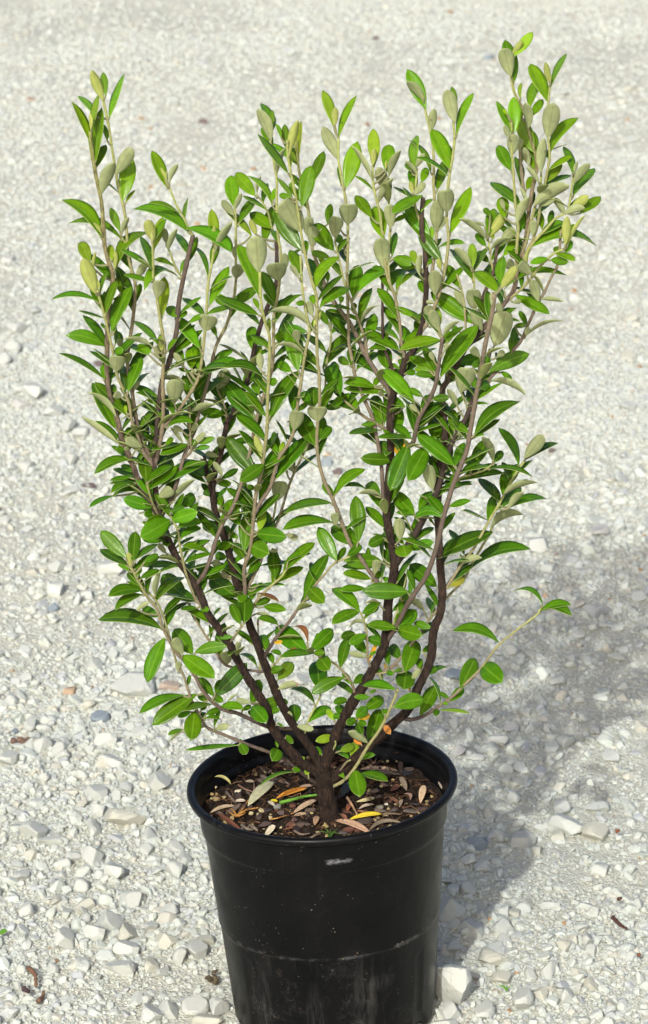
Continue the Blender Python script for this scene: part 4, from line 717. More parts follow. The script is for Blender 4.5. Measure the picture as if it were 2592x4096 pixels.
# ---------------------------------------------------------------- bits of plant debris on the gravel
def debris(name, pts, r, col, label, cat, z=.006, seg=6):
    P = [at_z(a, b, z) for a, b in pts]
    P = smooth_path([p + np.array((0, 0, random.uniform(0, .004))) for p in P], 5)
    m = MB()
    n = len(P)
    m.tube(P, np.array([r * (.6 + .7 * abs(math.sin(i * 1.7 + r * 900))) * (1 - .5 * i / n) for i in range(n)]), 0, (*col, 1), seg)
    return m, tag(m.build(name, M_DRY), label, cat)
s8 = lambda L: [(1296 + x * .8504, 3072 + y * .8504) for x, y in L]
s7 = lambda L: [(x * .8504, 3072 + y * .8504) for x, y in L]
debris('twig', s8([(1358, 714), (1395, 742), (1428, 768)]), .0021, (.09, .04, .03), 'dark brown twig lying on the gravel right of the pot', 'twig')
debris('twig', s7([(135, 950), (165, 985), (170, 1030)]), .0026, (.20, .11, .065), 'short knobbly brown twig on the gravel at the lower left', 'twig')
debris('bark_bit', s7([(180, 1100), (200, 1078), (205, 1062)]), .0024, (.17, .10, .065), 'brown bark crumb below the knobbly brown twig', 'bark')
debris('bark_bit', s7([(110, 1052), (135, 1064)]), .0028, (.06, .035, .04), 'dark purple bark crumb left of the brown bark crumb', 'bark')
debris('bark_bit', s8([(1372, 305), (1390, 306)]), .0024, (.20, .07, .035), 'rust red bark bit right of the little heap of three stones', 'bark')
debris('bark_bit', s8([(1385, 630), (1400, 620)]), .0018, (.12, .06, .04), 'tiny brown bit above the dark brown twig', 'bark')
debris('bark_bit', s8([(1475, 884), (1490, 882)]), .0020, (.22, .09, .05), 'reddish bit near the right edge below the dark brown twig', 'bark')
m = MB()                                   # rusty clump: a handful of crumbs grown together
ctr = at_z(110 * .8504, 2048 + 1078 * .8504, .006)
for i in range(16):
    v, f = PROTO[1][i]
    q = ctr + np.array((random.gauss(0, .0055), random.gauss(0, .006), random.uniform(-.002, .003)))
    m.add(v * random.uniform(.003, .0050) + q, f, 0, (*(np.array((.17, .105, .075)) * random.uniform(.6, 1.4)), 1))
tag(m.build('peat_clump', M_DRY, smooth=False), 'crumbly rust brown clump of peat on the gravel left of the pot', 'peat clump')
m = MB()
ctr = at_z(1002 * .8504, 3072 + 985 * .8504, .006)
for i in range(14):
    v, f = PROTO[1][i]
    q = ctr + np.array((random.gauss(0, .005), random.gauss(0, .006), random.uniform(-.002, .002)))
    m.add(v * random.uniform(.002, .004) + q, f, 0, (*(np.array((.09, .07, .04)) * random.uniform(.6, 1.4)), 1))
tag(m.build('soil_crumbs', M_DRY, smooth=False), 'small patch of dark soil crumbs on the gravel at the left foot of the pot', 'soil crumbs')

# ================================================================ leaves
def leaf_mesh(m, b3, t3, nrm, width, col_up, col_dn, bend=np.zeros(3), fold=.22, recurve=.0, mats=(0, 1, 2), thick=.00045, roundness=.75, NS=10, twist=0.0):
    """a blade from b3 to t3; nrm is the upper side's normal"""
    a = t3 - b3
    L = np.linalg.norm(a)
    a = a / L
    n0 = norm(nrm - a * (nrm @ a))
    w0 = np.cross(n0, a)
    ts = (-1, -.55, 0, .55, 1)
    top, bot, al = [], [], []
    for i in range(NS + 1):
        s = i / NS
        pr = max((s ** (roundness * 1.12) * (1 - s) ** (roundness * .92)) / ((.55 ** (roundness * 1.12)) * (.45 ** (roundness * .92))), .07 if s < .5 else .02)
        if s > .985:
            pr = .012
        ang = twist * (s - .3)
        n_, w_ = n0 * math.cos(ang) + w0 * math.sin(ang), w0 * math.cos(ang) - n0 * math.sin(ang)
        ctr = b3 + a * L * s + bend * (4 * s * (1 - s)) - n_ * recurve * L * (s ** 2.2 - s)* -1
        for t in ts:
            hw = width / 2 * pr
            p = ctr + w_ * hw * t + n_ * fold * hw * (abs(t) ** 1.3)
            top.append(p + n_ * thick * .5)
            bot.append(p - n_ * thick * .5)
            al.append(min(abs(t) * pr + (0 if t == 0 else .12), 1))
    k5 = len(ts)
    nv = len(top)
    Fu = [(i * k5 + j, i * k5 + j + 1, (i + 1) * k5 + j + 1, (i + 1) * k5 + j) for i in range(NS) for j in range(k5 - 1)]
    # winding: top faces look along +n
    V = top + bot
    c_up = [(*col_up, x) for x in al]
    c_dn = [(*col_dn, x) for x in al]
    Fd = [tuple(q + nv for q in reversed(f)) for f in Fu]
    rim = []
    for i in range(NS):
        for j in (0, k5 - 1):
            p, q = i * k5 + j, (i + 1) * k5 + j
            rim.append((p, q, q + nv, p + nv) if j == 0 else (q, p, p + nv, q + nv))
    rim.append(tuple(range(NS * k5, NS * k5 + k5)) + tuple(nv + x for x in reversed(range(NS * k5, NS * k5 + k5))))
    p0, p1, p2 = np.array(top[k5 * 4 + 2]), np.array(top[k5 * 4 + 3]), np.array(top[k5 * 5 + 3])
    if np.dot(np.cross(p1 - p0, p2 - p0), n0) < 0:
        Fu = [tuple(reversed(f)) for f in Fu]; Fd = [tuple(reversed(f)) for f in Fd]; rim = [tuple(reversed(f)) for f in rim]
    m.add(V, Fu + Fd + rim, [mats[0]] * len(Fu) + [mats[1]] * len(Fd) + [mats[2]] * len(rim), c_up + c_dn)

# ================================================================ the shrub
shrub = tag(empty('shrub', (0, -.02, .2)), 'leafy green shrub with several upright woody stems growing in the black pot', 'shrub')
bpy.context.view_layer.update()
SH_INV = np.array(shrub.location)
SOIL_Z = .211
LEAN = R(3.1)                             # the pot stands a little crooked: its left side is lower
def at_soil(sx, sy, lift):
    d = ray(sx, sy)
    n_ = np.array((-math.tan(LEAN), 0, 1.0))
    return CAM + d * ((SOIL_Z + lift - CAM @ n_) / (d @ n_))
BARK = [(0, (.027, .018, .013)), (.25, (.055, .039, .031)), (.5, (.16, .122, .092)), (.7, (.235, .20, .115)), (.85, (.29, .295, .115)), (1, (.33, .37, .11))]
def bark_col(a):
    for (a0, c0), (a1, c1) in zip(BARK, BARK[1:]):
        if a <= a1:
            t = (a - a0) / (a1 - a0)
            return np.array(c0) * (1 - t) + np.array(c1) * t
    return np.array(BARK[-1][1])
trunk_p = at_soil(1318, 3286, -.002)
Y0 = trunk_p[1]
samples = []                               # (sx, sy, y, radius_px, stem index)
stem_objs = []
S_arr = None
for line in STEMS.strip().splitlines():
    head, pts = line.split(':')
    nm, r0, r1, lean, a0, a1 = head.split()
    r0, r1, lean, a0, a1 = map(float, (r0, r1, lean, a0, a1))
    pts = [tuple(map(float, q.split(','))) for q in pts.split()]
    if pts[0][1] < pts[-1][1]:
        pts = pts[::-1]
    P = np.array(pts)
    if nm == 'trunk':
        yb = Y0
    else:
        d = np.hypot(S_arr[:, 0] - P[0, 0], S_arr[:, 1] - P[0, 1]) - S_arr[:, 3]
        yb = S_arr[np.argmin(d), 2]
        P[0] = P[0] * .25 + S_arr[np.argmin(d), :2] * .75
    seg = np.concatenate([[0], np.cumsum(np.hypot(*np.diff(P, axis=0).T))])
    s = seg / seg[-1]
    span = max(seg[-1] / 1500, .25)
    yy = yb + lean * np.minimum(span * 1.2, 1.3) * (s ** 1.1)
    P3 = smooth_path([at_y(px, py, y) for (px, py), y in zip(P, yy)], 9 if nm in ('trunk', 'main') else 5)
    n = len(P3)
    t = np.linspace(0, 1, n)
    rad = (r0 * (1 - t) ** 1.15 + r1 * (1 - (1 - t) ** 1.15)) * PX * (.92 if nm in ('trunk', 'main') else .78)
    if nm in ('trunk', 'main'):
        seg_n = 16
        rr = []
        for i in range(n):
            big = 1 + .13 * mnoise.noise(Vector(P3[i]) * 90) + .07 * mnoise.noise(Vector(P3[i]) * 240)
            rr.append(np.array([rad[i] * (big + .13 * mnoise.noise(Vector((math.cos(6.283 * k_ / 16) * 1.6, math.sin(6.283 * k_ / 16) * 1.6, P3[i][2] * 170 + P3[i][0] * 50)))
                                          + .05 * mnoise.noise(Vector((k_ * 1.7, i * .9, 3)))) for k_ in range(seg_n)]))
    else:
        seg_n = 8
        rr = [rad[i] * (1 + (.22 if i % 9 == 4 else .03 * math.sin(i * 2.1))) * np.ones(seg_n) for i in range(n)]
    if nm == 'trunk':
        rr = [x * (1.28 - .28 * min(t[i] * 3, 1)) for i, x in enumerate(rr)]
    cols = np.array([(*(bark_col(a0 + (a1 - a0) * t[i] ** (1.5 if nm == 'main' else .75)) * random.uniform(.92, 1.08)), 1) for i in range(n)])
    m = MB()
    m.tube(P3 - SH_INV, rr, 0, cols, seg_n)
    o = m.build('trunk' if nm == 'trunk' else 'stem', M_BARK if a0 < .35 and nm in ('trunk', 'main', 'stub') else M_TWIG, shrub)
    stem_objs.append(o)
    q = np.array([(*to_px(p), p[1]) for p in P3])
    new = np.column_stack([q, rad / PX, np.full(n, len(stem_objs) - 1)])
    S_arr = new if S_arr is None else np.vstack([S_arr, new])

UP_COL = {'g': (.060, .160, .003), 'u': (.085, .21, .005), 'y': (.17, .275, .016), 'v': (.20, .33, .04), 'o': (.62, .34, .02), 'r': (.20, .07, .03), 'q': (.27, .235, .025), 't': (.55, .19, .04)}
DN_COL = {'g': (.235, .275, .09), 'u': (.310, .350, .165), 'y': (.30, .36, .07), 'v': (.31, .35, .085), 'o': (.55, .36, .06), 'r': (.25, .13, .08), 'q': (.26, .24, .07), 't': (.50, .20, .06)}
leaves = []
lr = random.Random(5)
for key, txt in LEAVES.items():
    ox, oy = CROPS[key]
    for rec in txt.split(';'):
        q = rec.split()
        bx, by, tx, ty, w = map(float, q[:5])
        bend = float(q[6]) if len(q) > 6 else 0
        k_ = 800 / 1524
        leaves.append((ox + bx * k_, oy + by * k_, ox + tx * k_, oy + ty * k_, w * k_, q[5], bend))
built = []
for (bx, by, tx, ty, w, kind, bend) in leaves:
    d = np.hypot(S_arr[:, 0] - bx, S_arr[:, 1] - by) - S_arr[:, 3] * .8
    j = int(np.argmin(d))
    gap = d[j]
    yb = S_arr[j, 2]
    stem_r = S_arr[j, 3] * PX
    front = kind in 'uv'
    b3 = at_y(bx, by, yb - (stem_r * .7 if front else -stem_r * .2) - lr.uniform(-.002, .004))
    La = math.hypot(tx - bx, ty - by) * PX
    W = w * PX
    Lt = max(La * 1.02, min(W / .36, .060), lr.uniform(.030, .044) if kind in 'gu' and La > .02 else La * 1.1)
    dd = math.sqrt(max(Lt * Lt - La * La, 0))
    dd = min(dd, La * (1.15 if W > La * .6 else .75), .035)
    if front:
        dd = max(dd, .28 * La)
    upness = (by - ty) / math.hypot(tx - bx, ty - by)
    if front:
        sgn = -1
    elif upness > .35:
        sgn = 1
    elif upness < -.1:
        sgn = -1
    else:
        sgn = lr.choice((-1, 1, -1)) * .6
    if kind == 'v':
        sgn = -.5
    view = ray(tx, ty)
    dist_b = (b3 - CAM) @ FW
    t3 = CAM + view * (dist_b + sgn * dd)
    a = norm(t3 - b3)
    L = np.linalg.norm(t3 - b3)
    vdir = norm(CAM - b3)
    n0 = norm(vdir - a * (vdir @ a))
    if front:
        n0 = -n0
    ratio = lr.uniform(.31, .38) if kind in 'gu' else .28
    Wt = max(W, min(ratio * L, W / math.cos(R(58))))
    phi = math.acos(min(W / Wt, 1))
    w0 = np.cross(n0, a)
    c1_, c2_ = n0 * math.cos(phi) + w0 * math.sin(phi), n0 * math.cos(phi) - w0 * math.sin(phi)
    nrm = c1_ if c1_[2] > c2_[2] else c2_
    up2 = np.array((ty - by, 0, 0))       # sideways bulge, in the picture's upward sense
    side = norm(UP - a * (UP @ a))
    bv = side * bend * L * .8 + nrm * L * lr.uniform(.00, .055)
    f = max(.55, lr.gauss(1, .18))
    hue = lr.gauss(0, .10)
    # leaves near the shoot tips are younger and lighter
    young = max(0.0, min(1.0, (1700 - by) / 1500)) * .55
    cu = np.array(UP_COL[kind]) * f
    if kind in 'gu':
        cu = cu * (1 - young) + np.array((.20, .385, .010)) * f * young
    cu = np.clip(cu * np.array((1 + hue, 1, 1 - hue)), .004, .8)
    cd = np.clip(np.array(DN_COL[kind]) * lr.gauss(1, .08), .004, .8)
    elong = Wt / max(L, 1e-5)
    m = MB()
    leaf_mesh(m, b3 - SH_INV, t3 - SH_INV, nrm, Wt * (.96 if front else 1.0), cu, cd, bv, fold=.6 if kind == 'v' else (lr.uniform(.28, .5) if kind == 'u' else lr.uniform(.12, .42)),
              recurve=lr.uniform(-.02, .05), roundness=.84 if elong < .36 else (.68 if elong < .5 else .52), twist=lr.gauss(0, .22))
    if gap > 3:                            # a short stalk back to the stem
        near = np.hypot(S_arr[:, 0] - bx, S_arr[:, 1] - (by + min(gap, 60) * .7)) - S_arr[:, 3] * .5
        jj = int(np.argmin(near + 1e6 * (S_arr[:, 4] != S_arr[j, 4])))
        s3 = at_y(S_arr[jj, 0], S_arr[jj, 1], S_arr[jj, 2])
        mid = (s3 + b3) / 2 + np.array((0, 0, -.0015))
        PP = smooth_path([s3 - SH_INV, mid - SH_INV, b3 - SH_INV + a * .001], 4)
        m.tube(PP, np.linspace(.0012, .0008, len(PP)), 1, (.24, .24, .12, .5), 5)
    built.append((La * W, m, kind, int(S_arr[j, 4])))
def to_px_arr(P):
    v = np.asarray(P) - CAM
    w = v @ FW
    return np.stack([1296 + F_PX * (v @ RT) / w, 2048 - F_PX * (v @ UP) / w], -1)
mids = np.array([((l[0] + l[2]) / 2, (l[1] + l[3]) / 2) for l in leaves])
n_extra, tries = 0, 0
while n_extra < 560 and tries < 60000:
    tries += 1
    j = lr.randrange(3, len(S_arr) - 3)
    sx, sy, yb, rp, si = S_arr[j]
    if S_arr[j + 2, 4] != si or S_arr[j - 2, 4] != si:
        continue
    wgt = math.exp(-((sy - 1850) / 480) ** 2)
    if sy < 560 or sy > 2640 or lr.random() > wgt + .22:
        continue
    p = at_y(sx, sy, yb)
    tang = norm(at_y(*S_arr[j + 2, :3]) - at_y(*S_arr[j - 2, :3]))
    if tang[2] < 0:
        tang = -tang
    az = lr.uniform(.15, math.pi - .15) if lr.random() < .75 else lr.uniform(math.pi, 6.28)   # mostly on the far side
    out = np.array((math.cos(az), math.sin(az), lr.uniform(-.15, .35)))
    a = norm(tang * lr.uniform(.25, .85) + norm(out) * 1.0)
    L = lr.uniform(.020, .035)
    b3 = p + norm(out) * rp * PX * .6
    t3 = b3 + a * L
    tp = to_px_arr([t3, (b3 + t3) / 2])
    if np.hypot(mids[:, 0] - tp[0, 0], mids[:, 1] - tp[0, 1]).min() > 55:
        continue
    nrm = norm(tang * .8 + np.array((0, 0, 1.0)) - a * lr.uniform(0, .3) + np.array((lr.gauss(0, .25), lr.gauss(0, .25), 0)))
    f = max(.5, lr.gauss(.92, .2)); hue = lr.gauss(0, .1)
    young = max(0.0, min(1.0, (1500 - sy) / 1500)) * .45
    cu = np.array(UP_COL['g']) * (1 - young) + np.array((.20, .385, .010)) * young
    cu = np.clip(cu * f * np.array((1 + hue, 1, 1 - hue)), .003, .8)
    m = MB()
    leaf_mesh(m, b3 - SH_INV, t3 - SH_INV, nrm, L * lr.uniform(.25, .34), cu, np.array(DN_COL['g']) * lr.gauss(1, .08), nrm * L * lr.uniform(0, .07),
              fold=lr.uniform(.08, .4), recurve=lr.uniform(-.02, .05), roundness=.82, twist=lr.gauss(0, .25))
    built.append((0, m, 'g', int(si)))
    n_extra += 1
print('extra leaves', n_extra)
LABEL = {'q': 'olive yellow ageing leaf', 'o': 'yellowed old leaf', 't': 'bright orange withered leaf', 'r': 'curled dead brown leaf'}
order = sorted(range(len(built)), key=lambda i: -(built[i][0] + (1 if built[i][2] in 'otrq' else 0)))
rest = MB()
for rank, i in enumerate(order):
    _, m, kind, si = built[i]
    if rank < 100:
        o = m.build('leaf', LEAF_MATS, stem_objs[si])
        if kind in LABEL:
            o['label'] = LABEL[kind]
    else:
        rest.add(m.v, m.f, m.m, m.c)
tag(rest.build('foliage', LEAF_MATS, shrub), kind='stuff')

# ================================================================ the pot
def lathe(profile, nseg, fn=None):
    V, Fc = [], []
    for r, z in profile:
        for k_ in range(nseg):
            a = 2 * math.pi * k_ / nseg
            rr, zz = fn(r, z, a) if fn else (r, z)
            V.append((rr * math.cos(a), rr * math.sin(a), zz))
    for i in range(len(profile) - 1):
        for k_ in range(nseg):
            Fc.append((i * nseg + k_, i * nseg + (k_ + 1) % nseg, (i + 1) * nseg + (k_ + 1) % nseg, (i + 1) * nseg + k_))
    return V, Fc
def body_r(z):
    return .0955 + (.1118 - .0955) * (z / .200)
outer = [(.082, .006), (.092, .0055), (.0942, .004)]
outer += [(body_r(z), z) for z in np.concatenate([np.linspace(.0, .104, 34), np.linspace(.1052, .114, 8), np.linspace(.118, .1985, 22)])]
outer += [(.1121, .1993), (.1137, .2002), (.1142, .2012), (.1145, .205), (.1153, .220), (.1158, .2285), (.1166, .2312), (.1200, .2320), (.1236, .2328),
          (.1250, .2340), (.1257, .2358), (.1256, .2376), (.1248, .2392), (.1232, .2400), (.1210, .2400), (.1192, .2393), (.1180, .2375), (.1170, .2340),
          (.1160, .228), (.1152, .2215), (.1128, .2185), (.1118, .212), (.1100, .19), (.1060, .15), (.0960, .05), (.0905, .012), (.0, .010)]
def bell(x, w):
    return math.exp(-(x / w) ** 2)
RIBS = [-2.42, -1.86, -1.36, -1.23, -.62, -.1, .5, 1.3, 1.9, 2.6]
def dents(r, z, a):
    am = (a + math.pi) % (2 * math.pi) - math.pi           # front of the pot is at -pi/2
    if z < .1165 and r > .0885 and r < .1125:
        edge = .108 + .0015 * math.sin(am * 3)
        step = 1 / (1 + math.exp((z - edge) / .0009))
        r += -.0016 * step * (.55 + .45 * math.cos(am * 6 + 1.0) ** 2)
        r += .0008 * bell(z - edge, .0012)
        for q in RIBS:                                      # upright grooves below the step
            dq = (am - q + math.pi) % (2 * math.pi) - math.pi
            if z < .088 + .01 * math.sin(q * 5):
                r += -.0005 * bell(dq * .094, .0040) + .0003 * (bell(dq * .094 - .0075, .0016) + bell(dq * .094 + .0075, .0016))
            if z < .012:
                z = max(z, .010 * bell(dq * .094, .011) * (1 if z < .008 else 0) + z * .5)
    if .03 < z < .16 and r > .09:                           # the wall is pushed in a little on the right
        dq = (am + .35 + math.pi) % (2 * math.pi) - math.pi
        r += -.0016 * bell(dq * .1, .018) * bell(z - .105, .03)
    r += .0006 * math.sin(am * 2 + .5)
    return r, z
pot = tag(empty('plant_pot', (.24 * math.sin(LEAN), 0, .24 - .24 * math.cos(LEAN) - .002)), 'round black plastic nursery pot with a rolled rim standing on the gravel', 'plant pot')
pot.rotation_euler = (0, -LEAN, 0)
k_rim0, k_rim1 = next(i for i, p in enumerate(outer) if p[1] > .2310), next(i for i, p in enumerate(outer) if i > 60 and p[0] < .1156 and p[1] < .224)
m = MB(); v, f = lathe(outer[:k_rim0 + 1], 220, dents); m.add(v, f); m.build('pot_wall', M_POT, pot)
m = MB(); v, f = lathe(outer[k_rim0:k_rim1 + 1], 220, dents); m.add(v, f); m.build('rim', M_RIMPOT, pot)
m = MB(); v, f = lathe(outer[k_rim1:], 160); m.add(v, f); m.build('inner_wall', M_POT, pot)

# ================================================================ soil and litter
sr = np.random.default_rng(3)
m = MB()
V, Cc = [], []
NR, NA = 44, 120
def soil_h(x, y):
    return SOIL_Z + math.tan(LEAN) * x + .006 * (float(vnoise(np.array(x * 60 + 50.), np.array(y * 60 + 50.), 5)) - .5) + .004 * (float(vnoise(np.array(x * 190 + 90.), np.array(y * 190 + 90.), 6)) - .5)
for i in range(NR + 1):
    for j in range(NA):
        r = .1125 * i / NR; a = 2 * math.pi * j / NA
        x, y = r * math.cos(a), r * math.sin(a)
        V.append((x, y, soil_h(x, y) + .003 * max(0, 1 - math.hypot(x - trunk_p[0], y - trunk_p[1]) / .03)))
        Cc.append((*(np.array((.030, .021, .015)) * sr.uniform(.6, 1.3)), 1))
Fc = [(i * NA + j, (i + 1) * NA + j, (i + 1) * NA + (j + 1) % NA, i * NA + (j + 1) % NA) for i in range(NR) for j in range(NA)]
m.add(V, Fc, 0, Cc)
for i in range(1500):                      # crumbs of peat and grit
    r = .110 * math.sqrt(sr.random()); a = sr.uniform(0, 2 * math.pi)
    x, y = r * math.cos(a), r * math.sin(a)
    s = .0009 * (3.2 ** sr.random() ** 2) * 1.3
    v, f = PROTO[0][sr.integers(16)]
    t = sr.random()
    col = np.array((.022, .015, .011)) if t < .5 else np.array((.060, .035, .022)) if t < .78 else np.array((.14, .075, .04)) if t < .90 else np.array((.34, .28, .15))
    m.add(v * s + np.array((x, y, soil_h(x, y) + s * .4)), f, 0, (*(col * sr.uniform(.7, 1.3)), 1))
for i in range(420):                       # fibres
    r = .107 * math.sqrt(sr.random()); a = sr.uniform(0, 2 * math.pi); w = sr.uniform(0, 6.28); L = sr.uniform(.004, .014)
    x, y = r * math.cos(a), r * math.sin(a)
    z = soil_h(x, y) + .0015
    P = np.array([(x, y, z), (x + L * .5 * math.cos(w), y + L * .5 * math.sin(w), z + sr.uniform(0, .004)), (x + L * math.cos(w + .5), y + L * math.sin(w + .5), z + sr.uniform(-.001, .003))])
    if np.hypot(*P[:, :2].T).max() < .11:
        col = np.array((.10, .055, .03)) if sr.random() < .7 else np.array((.22, .13, .07))
        m.tube(P, sr.uniform(.0003, .0006), 0, (*(col * sr.uniform(.6, 1.3)), 1), 4)
tag(m.build('potting_soil', M_SOIL, smooth=False), 'dark crumbly potting soil filling the black pot', 'soil', kind='stuff')

T1 = lambda x, y: (750 + x * .3609, 2850 + y * .3609)
T2 = lambda x, y: (1280 + x * .3609, 2850 + y * .3609)
TAN, CREAMY, REDB, GREYB, YEL = (.46, .33, .21), (.55, .49, .30), (.17, .065, .035), (.14, .115, .09), (.62, .48, .03)
def litter(T, bx, by, tx, ty, w, up, label, dn=None, lift=(.004, .004), curl=.12, bend=0.0, name='fallen_leaf', cat='fallen leaf', tilt=0.0, fold=.35, z0=.0):
    b3, t3 = at_soil(*T(bx, by), lift[0] + z0), at_soil(*T(tx, ty), lift[1] + z0)
    L = np.linalg.norm(t3 - b3); a = norm(t3 - b3)
    n_ = norm(np.array((tilt, -.35, 1.0)))
    n_ = norm(n_ - a * (n_ @ a))
    b_ = norm(np.cross(np.array((0, 0, 1.0)), a)) * bend * L + np.array((0, 0, .10 * L * curl * 4))
    m = MB()
    leaf_mesh(m, b3, t3, n_, w * .3609 * PX, up, dn or up, b_, fold=fold, mats=(0, 0, 0), thick=.0006, roundness=.7)
    return tag(m.build(name, M_DRY), label, cat, 'leaves dropped on the potting soil')
litter(T1, 670, 1035, 955, 760, 135, (.50, .49, .30), 'large pale olive fallen leaf lying underside up on the soil left of the trunk', fold=.15)
litter(T1, 985, 950, 1325, 840, 72, (.60, .25, .03), 'orange fallen leaf with a yellow green base, touching the green stick', lift=(.004, .008))
litter(T1, 1170, 1120, 1430, 970, 66, TAN, 'pinkish tan dry leaf just left of the trunk foot', lift=(.004, .007))
litter(T1, 1175, 1148, 1320, 1122, 44, TAN, 'short tan dry leaf below the pinkish tan leaf near the trunk')
litter(T1, 245, 1120, 530, 1035, 50, (.50, .38, .24), 'slim tan dry leaf at the left edge of the soil', bend=.08)
litter(T1, 335, 1120, 600, 1312, 56, REDB, 'long red brown curled leaf at the front left of the soil', fold=.6, bend=-.05)
litter(T1, 855, 1375, 975, 1255, 96, (.62, .55, .38), 'cream coloured leaf standing against the front rim', lift=(.001, .012), fold=.2)
litter(T1, 300, 712, 482, 798, 42, (.44, .40, .16), 'curled yellow olive leaf near the left rim', lift=(.012, .004), bend=.25, fold=.8)
litter(T1, 1060, 1302, 1245, 1248, 30, REDB, 'narrow red brown leaf sliver in the front middle of the soil', bend=-.1)
litter(T1, 1410, 1250, 1440, 1150, 66, (.42, .27, .15), 'small tan leaf piece in front of the trunk foot')
litter(T1, 520, 985, 645, 980, 46, (.50, .42, .31), 'pale pink dry leaf beside the cypress sprig')
litter(T1, 890, 985, 965, 1035, 44, (.52, .45, .34), 'small bleached leaf bit below the yellow bud leaf')
litter(T1, 920, 975, 1000, 985, 36, (.60, .50, .02), 'small bright yellow leaf bit under the orange leaf')
litter(T1, 1210, 850, 1390, 810, 50, (.40, .28, .19), 'dull tan leaf behind the orange leaf at the trunk')
litter(T1, 800, 690, 920, 800, 60, (.17, .13, .10), 'dark grey brown leaf behind the large pale olive leaf')
litter(T1, 640, 765, 740, 770, 40, (.30, .25, .17), 'dull small leaf behind the pale olive leaf, left')
litter(T2, 1112, 1005, 1155, 805, 76, (.55, .40, .25), 'tan dry leaf standing on edge near the right rim', lift=(.003, .010))
litter(T2, 425, 632, 870, 650, 62, (.40, .28, .19), 'long bleached dry leaf behind the two fresh low leaves', fold=.6, bend=-.03)
litter(T2, 435, 690, 895, 690, 52, GREYB, 'long grey dry leaf below the bleached one, right of the trunk', fold=.5)
litter(T2, 320, 1192, 685, 1128, 66, YEL, 'bright yellow fallen leaf in front of the trunk', lift=(.004, .006), bend=.04)
litter(T2, 565, 1352, 165, 1195, 92, (.52, .33, .21), 'large pinkish tan leaf lying against the front rim', fold=.25, bend=-.04)
litter(T2, 540, 1320, 920, 1230, 56, (.20, .16, .11), 'grey brown leaf rolled into an arch at the front right', bend=.22, fold=.8)
litter(T2, 780, 870, 888, 815, 84, (.13, .055, .035), 'dark red brown broken leaf on the right of the soil', lift=(.004, .009))
litter(T2, 405, 990, 612, 945, 52, (.56, .48, .24), 'twisted cream yellow leaf right of the trunk', bend=-.15, fold=.5)
litter(T2, 240, 935, 345, 770, 100, (.045, .06, .065), 'dark blue grey leaf at the trunk foot under the fresh leaf', lift=(.003, .010))
litter(T2, 960, 865, 890, 712, 66, (.21, .16, .11), 'upright grey brown leaf behind the red brown broken leaf', lift=(.003, .010))
litter(T2, 800, 460, 868, 445, 56, (.10, .04, .025), 'dark red leaf at the back right against the pot wall', lift=(.004, .010))
litter(T2, 400, 1090, 545, 1125, 30, (.30, .14, .08), 'thin reddish leaf sliver above the yellow leaf')
litter(T2, 430, 1070, 600, 1020, 36, (.50, .40, .28), 'thin pale leaf sliver left of the olive grey pebble', bend=.08)
litter(T2, 300, 1100, 330, 1010, 50, (.28, .10, .05), 'small rust red leaf piece at the right foot of the trunk')
litter(T2, 765, 940, 880, 1010, 34, (.28, .12, .08), 'thin red brown leaf sliver between the dark bark chips')
litter(T2, 930, 900, 1000, 970, 40, (.32, .20, .15), 'small curled pinkish leaf left of the standing tan leaf', bend=.2, fold=.8)
litter(T2, 240, 1120, 300, 1200, 40, (.30, .12, .07), 'rust brown leaf sliver beside the large pinkish tan leaf')
litter(T2, 880, 1050, 910, 965, 40, (.35, .27, .19), 'small pale brown standing leaf bit in the middle right')
litter(T2, 1310, 770, 1350, 845, 26, (.48, .40, .30), 'thin whitish sliver near the right pot wall')
litter(T2, 1075, 1100, 1125, 1150, 22, (.50, .33, .15), 'orange tan splinter by the right front rim', name='splinter', cat='splinter')

def stick(T, pts, r, col, label, lift=.004, name='twig', cat='twig', branches=()):
    m = MB()
    for k_, L in enumerate([pts, *branches]):
        P = smooth_path([at_soil(*T(*q), lift + .002 * (i % 2)) for i, q in enumerate(L)], 5)
        n = len(P)
        rr = np.array([r * (1 - .45 * i / n) * (1 + (.25 if name == 'cypress_sprig' else .08) * math.sin(i * 2.3)) for i in range(n)])
        m.tube(P, rr, 0, (*col, 1), 7)
    return tag(m.build(name, M_DRY), label, cat)
stick(T1, [(1020, 1002), (1180, 960), (1300, 930), (1442, 912)], .0018, (.12, .30, .03), 'fresh green stick lying on the soil left of the trunk', lift=.007, name='green_stick', cat='stick')
stick(T1, [(545, 1150), (600, 1085), (650, 1010), (700, 940)], .0010, (.42, .21, .05), 'orange brown cypress sprig lying on the soil at the left', name='cypress_sprig', cat='sprig',
      branches=[[(545, 1150), (640, 1085), (700, 1070), (785, 1055)], [(545, 1140), (510, 1090), (485, 1062)], [(545, 1150), (500, 1130), (462, 1105)], [(560, 1150), (610, 1130), (645, 1108)]])
stick(T1, [(920, 1185), (1000, 1170), (1080, 1145), (1185, 1110)], .0008, (.40, .20, .06), 'thin orange brown twig below the brown pebble', name='twig')
stick(T1, [(560, 800), (640, 850), (730, 880)], .0010, (.24, .14, .09), 'brown twig above the pale olive leaf, left', branches=[[(730, 900), (740, 820), (735, 780)]])
stick(T1, [(430, 880), (480, 940), (540, 1010)], .0017, (.16, .12, .09), 'knobbly grey twig at the left of the soil')
stick(T1, [(600, 1245), (660, 1290), (730, 1300)], .0018, (.20, .16, .12), 'gnarled grey twig by the front left rim', branches=[[(620, 1270), (600, 1310), (640, 1330)], [(690, 1250), (740, 1280), (780, 1310)]])
stick(T1, [(1180, 1310), (1260, 1350), (1360, 1340)], .0013, (.22, .16, .11), 'bent grey brown twig by the front rim', branches=[[(1340, 1410), (1400, 1370), (1480, 1340)]])
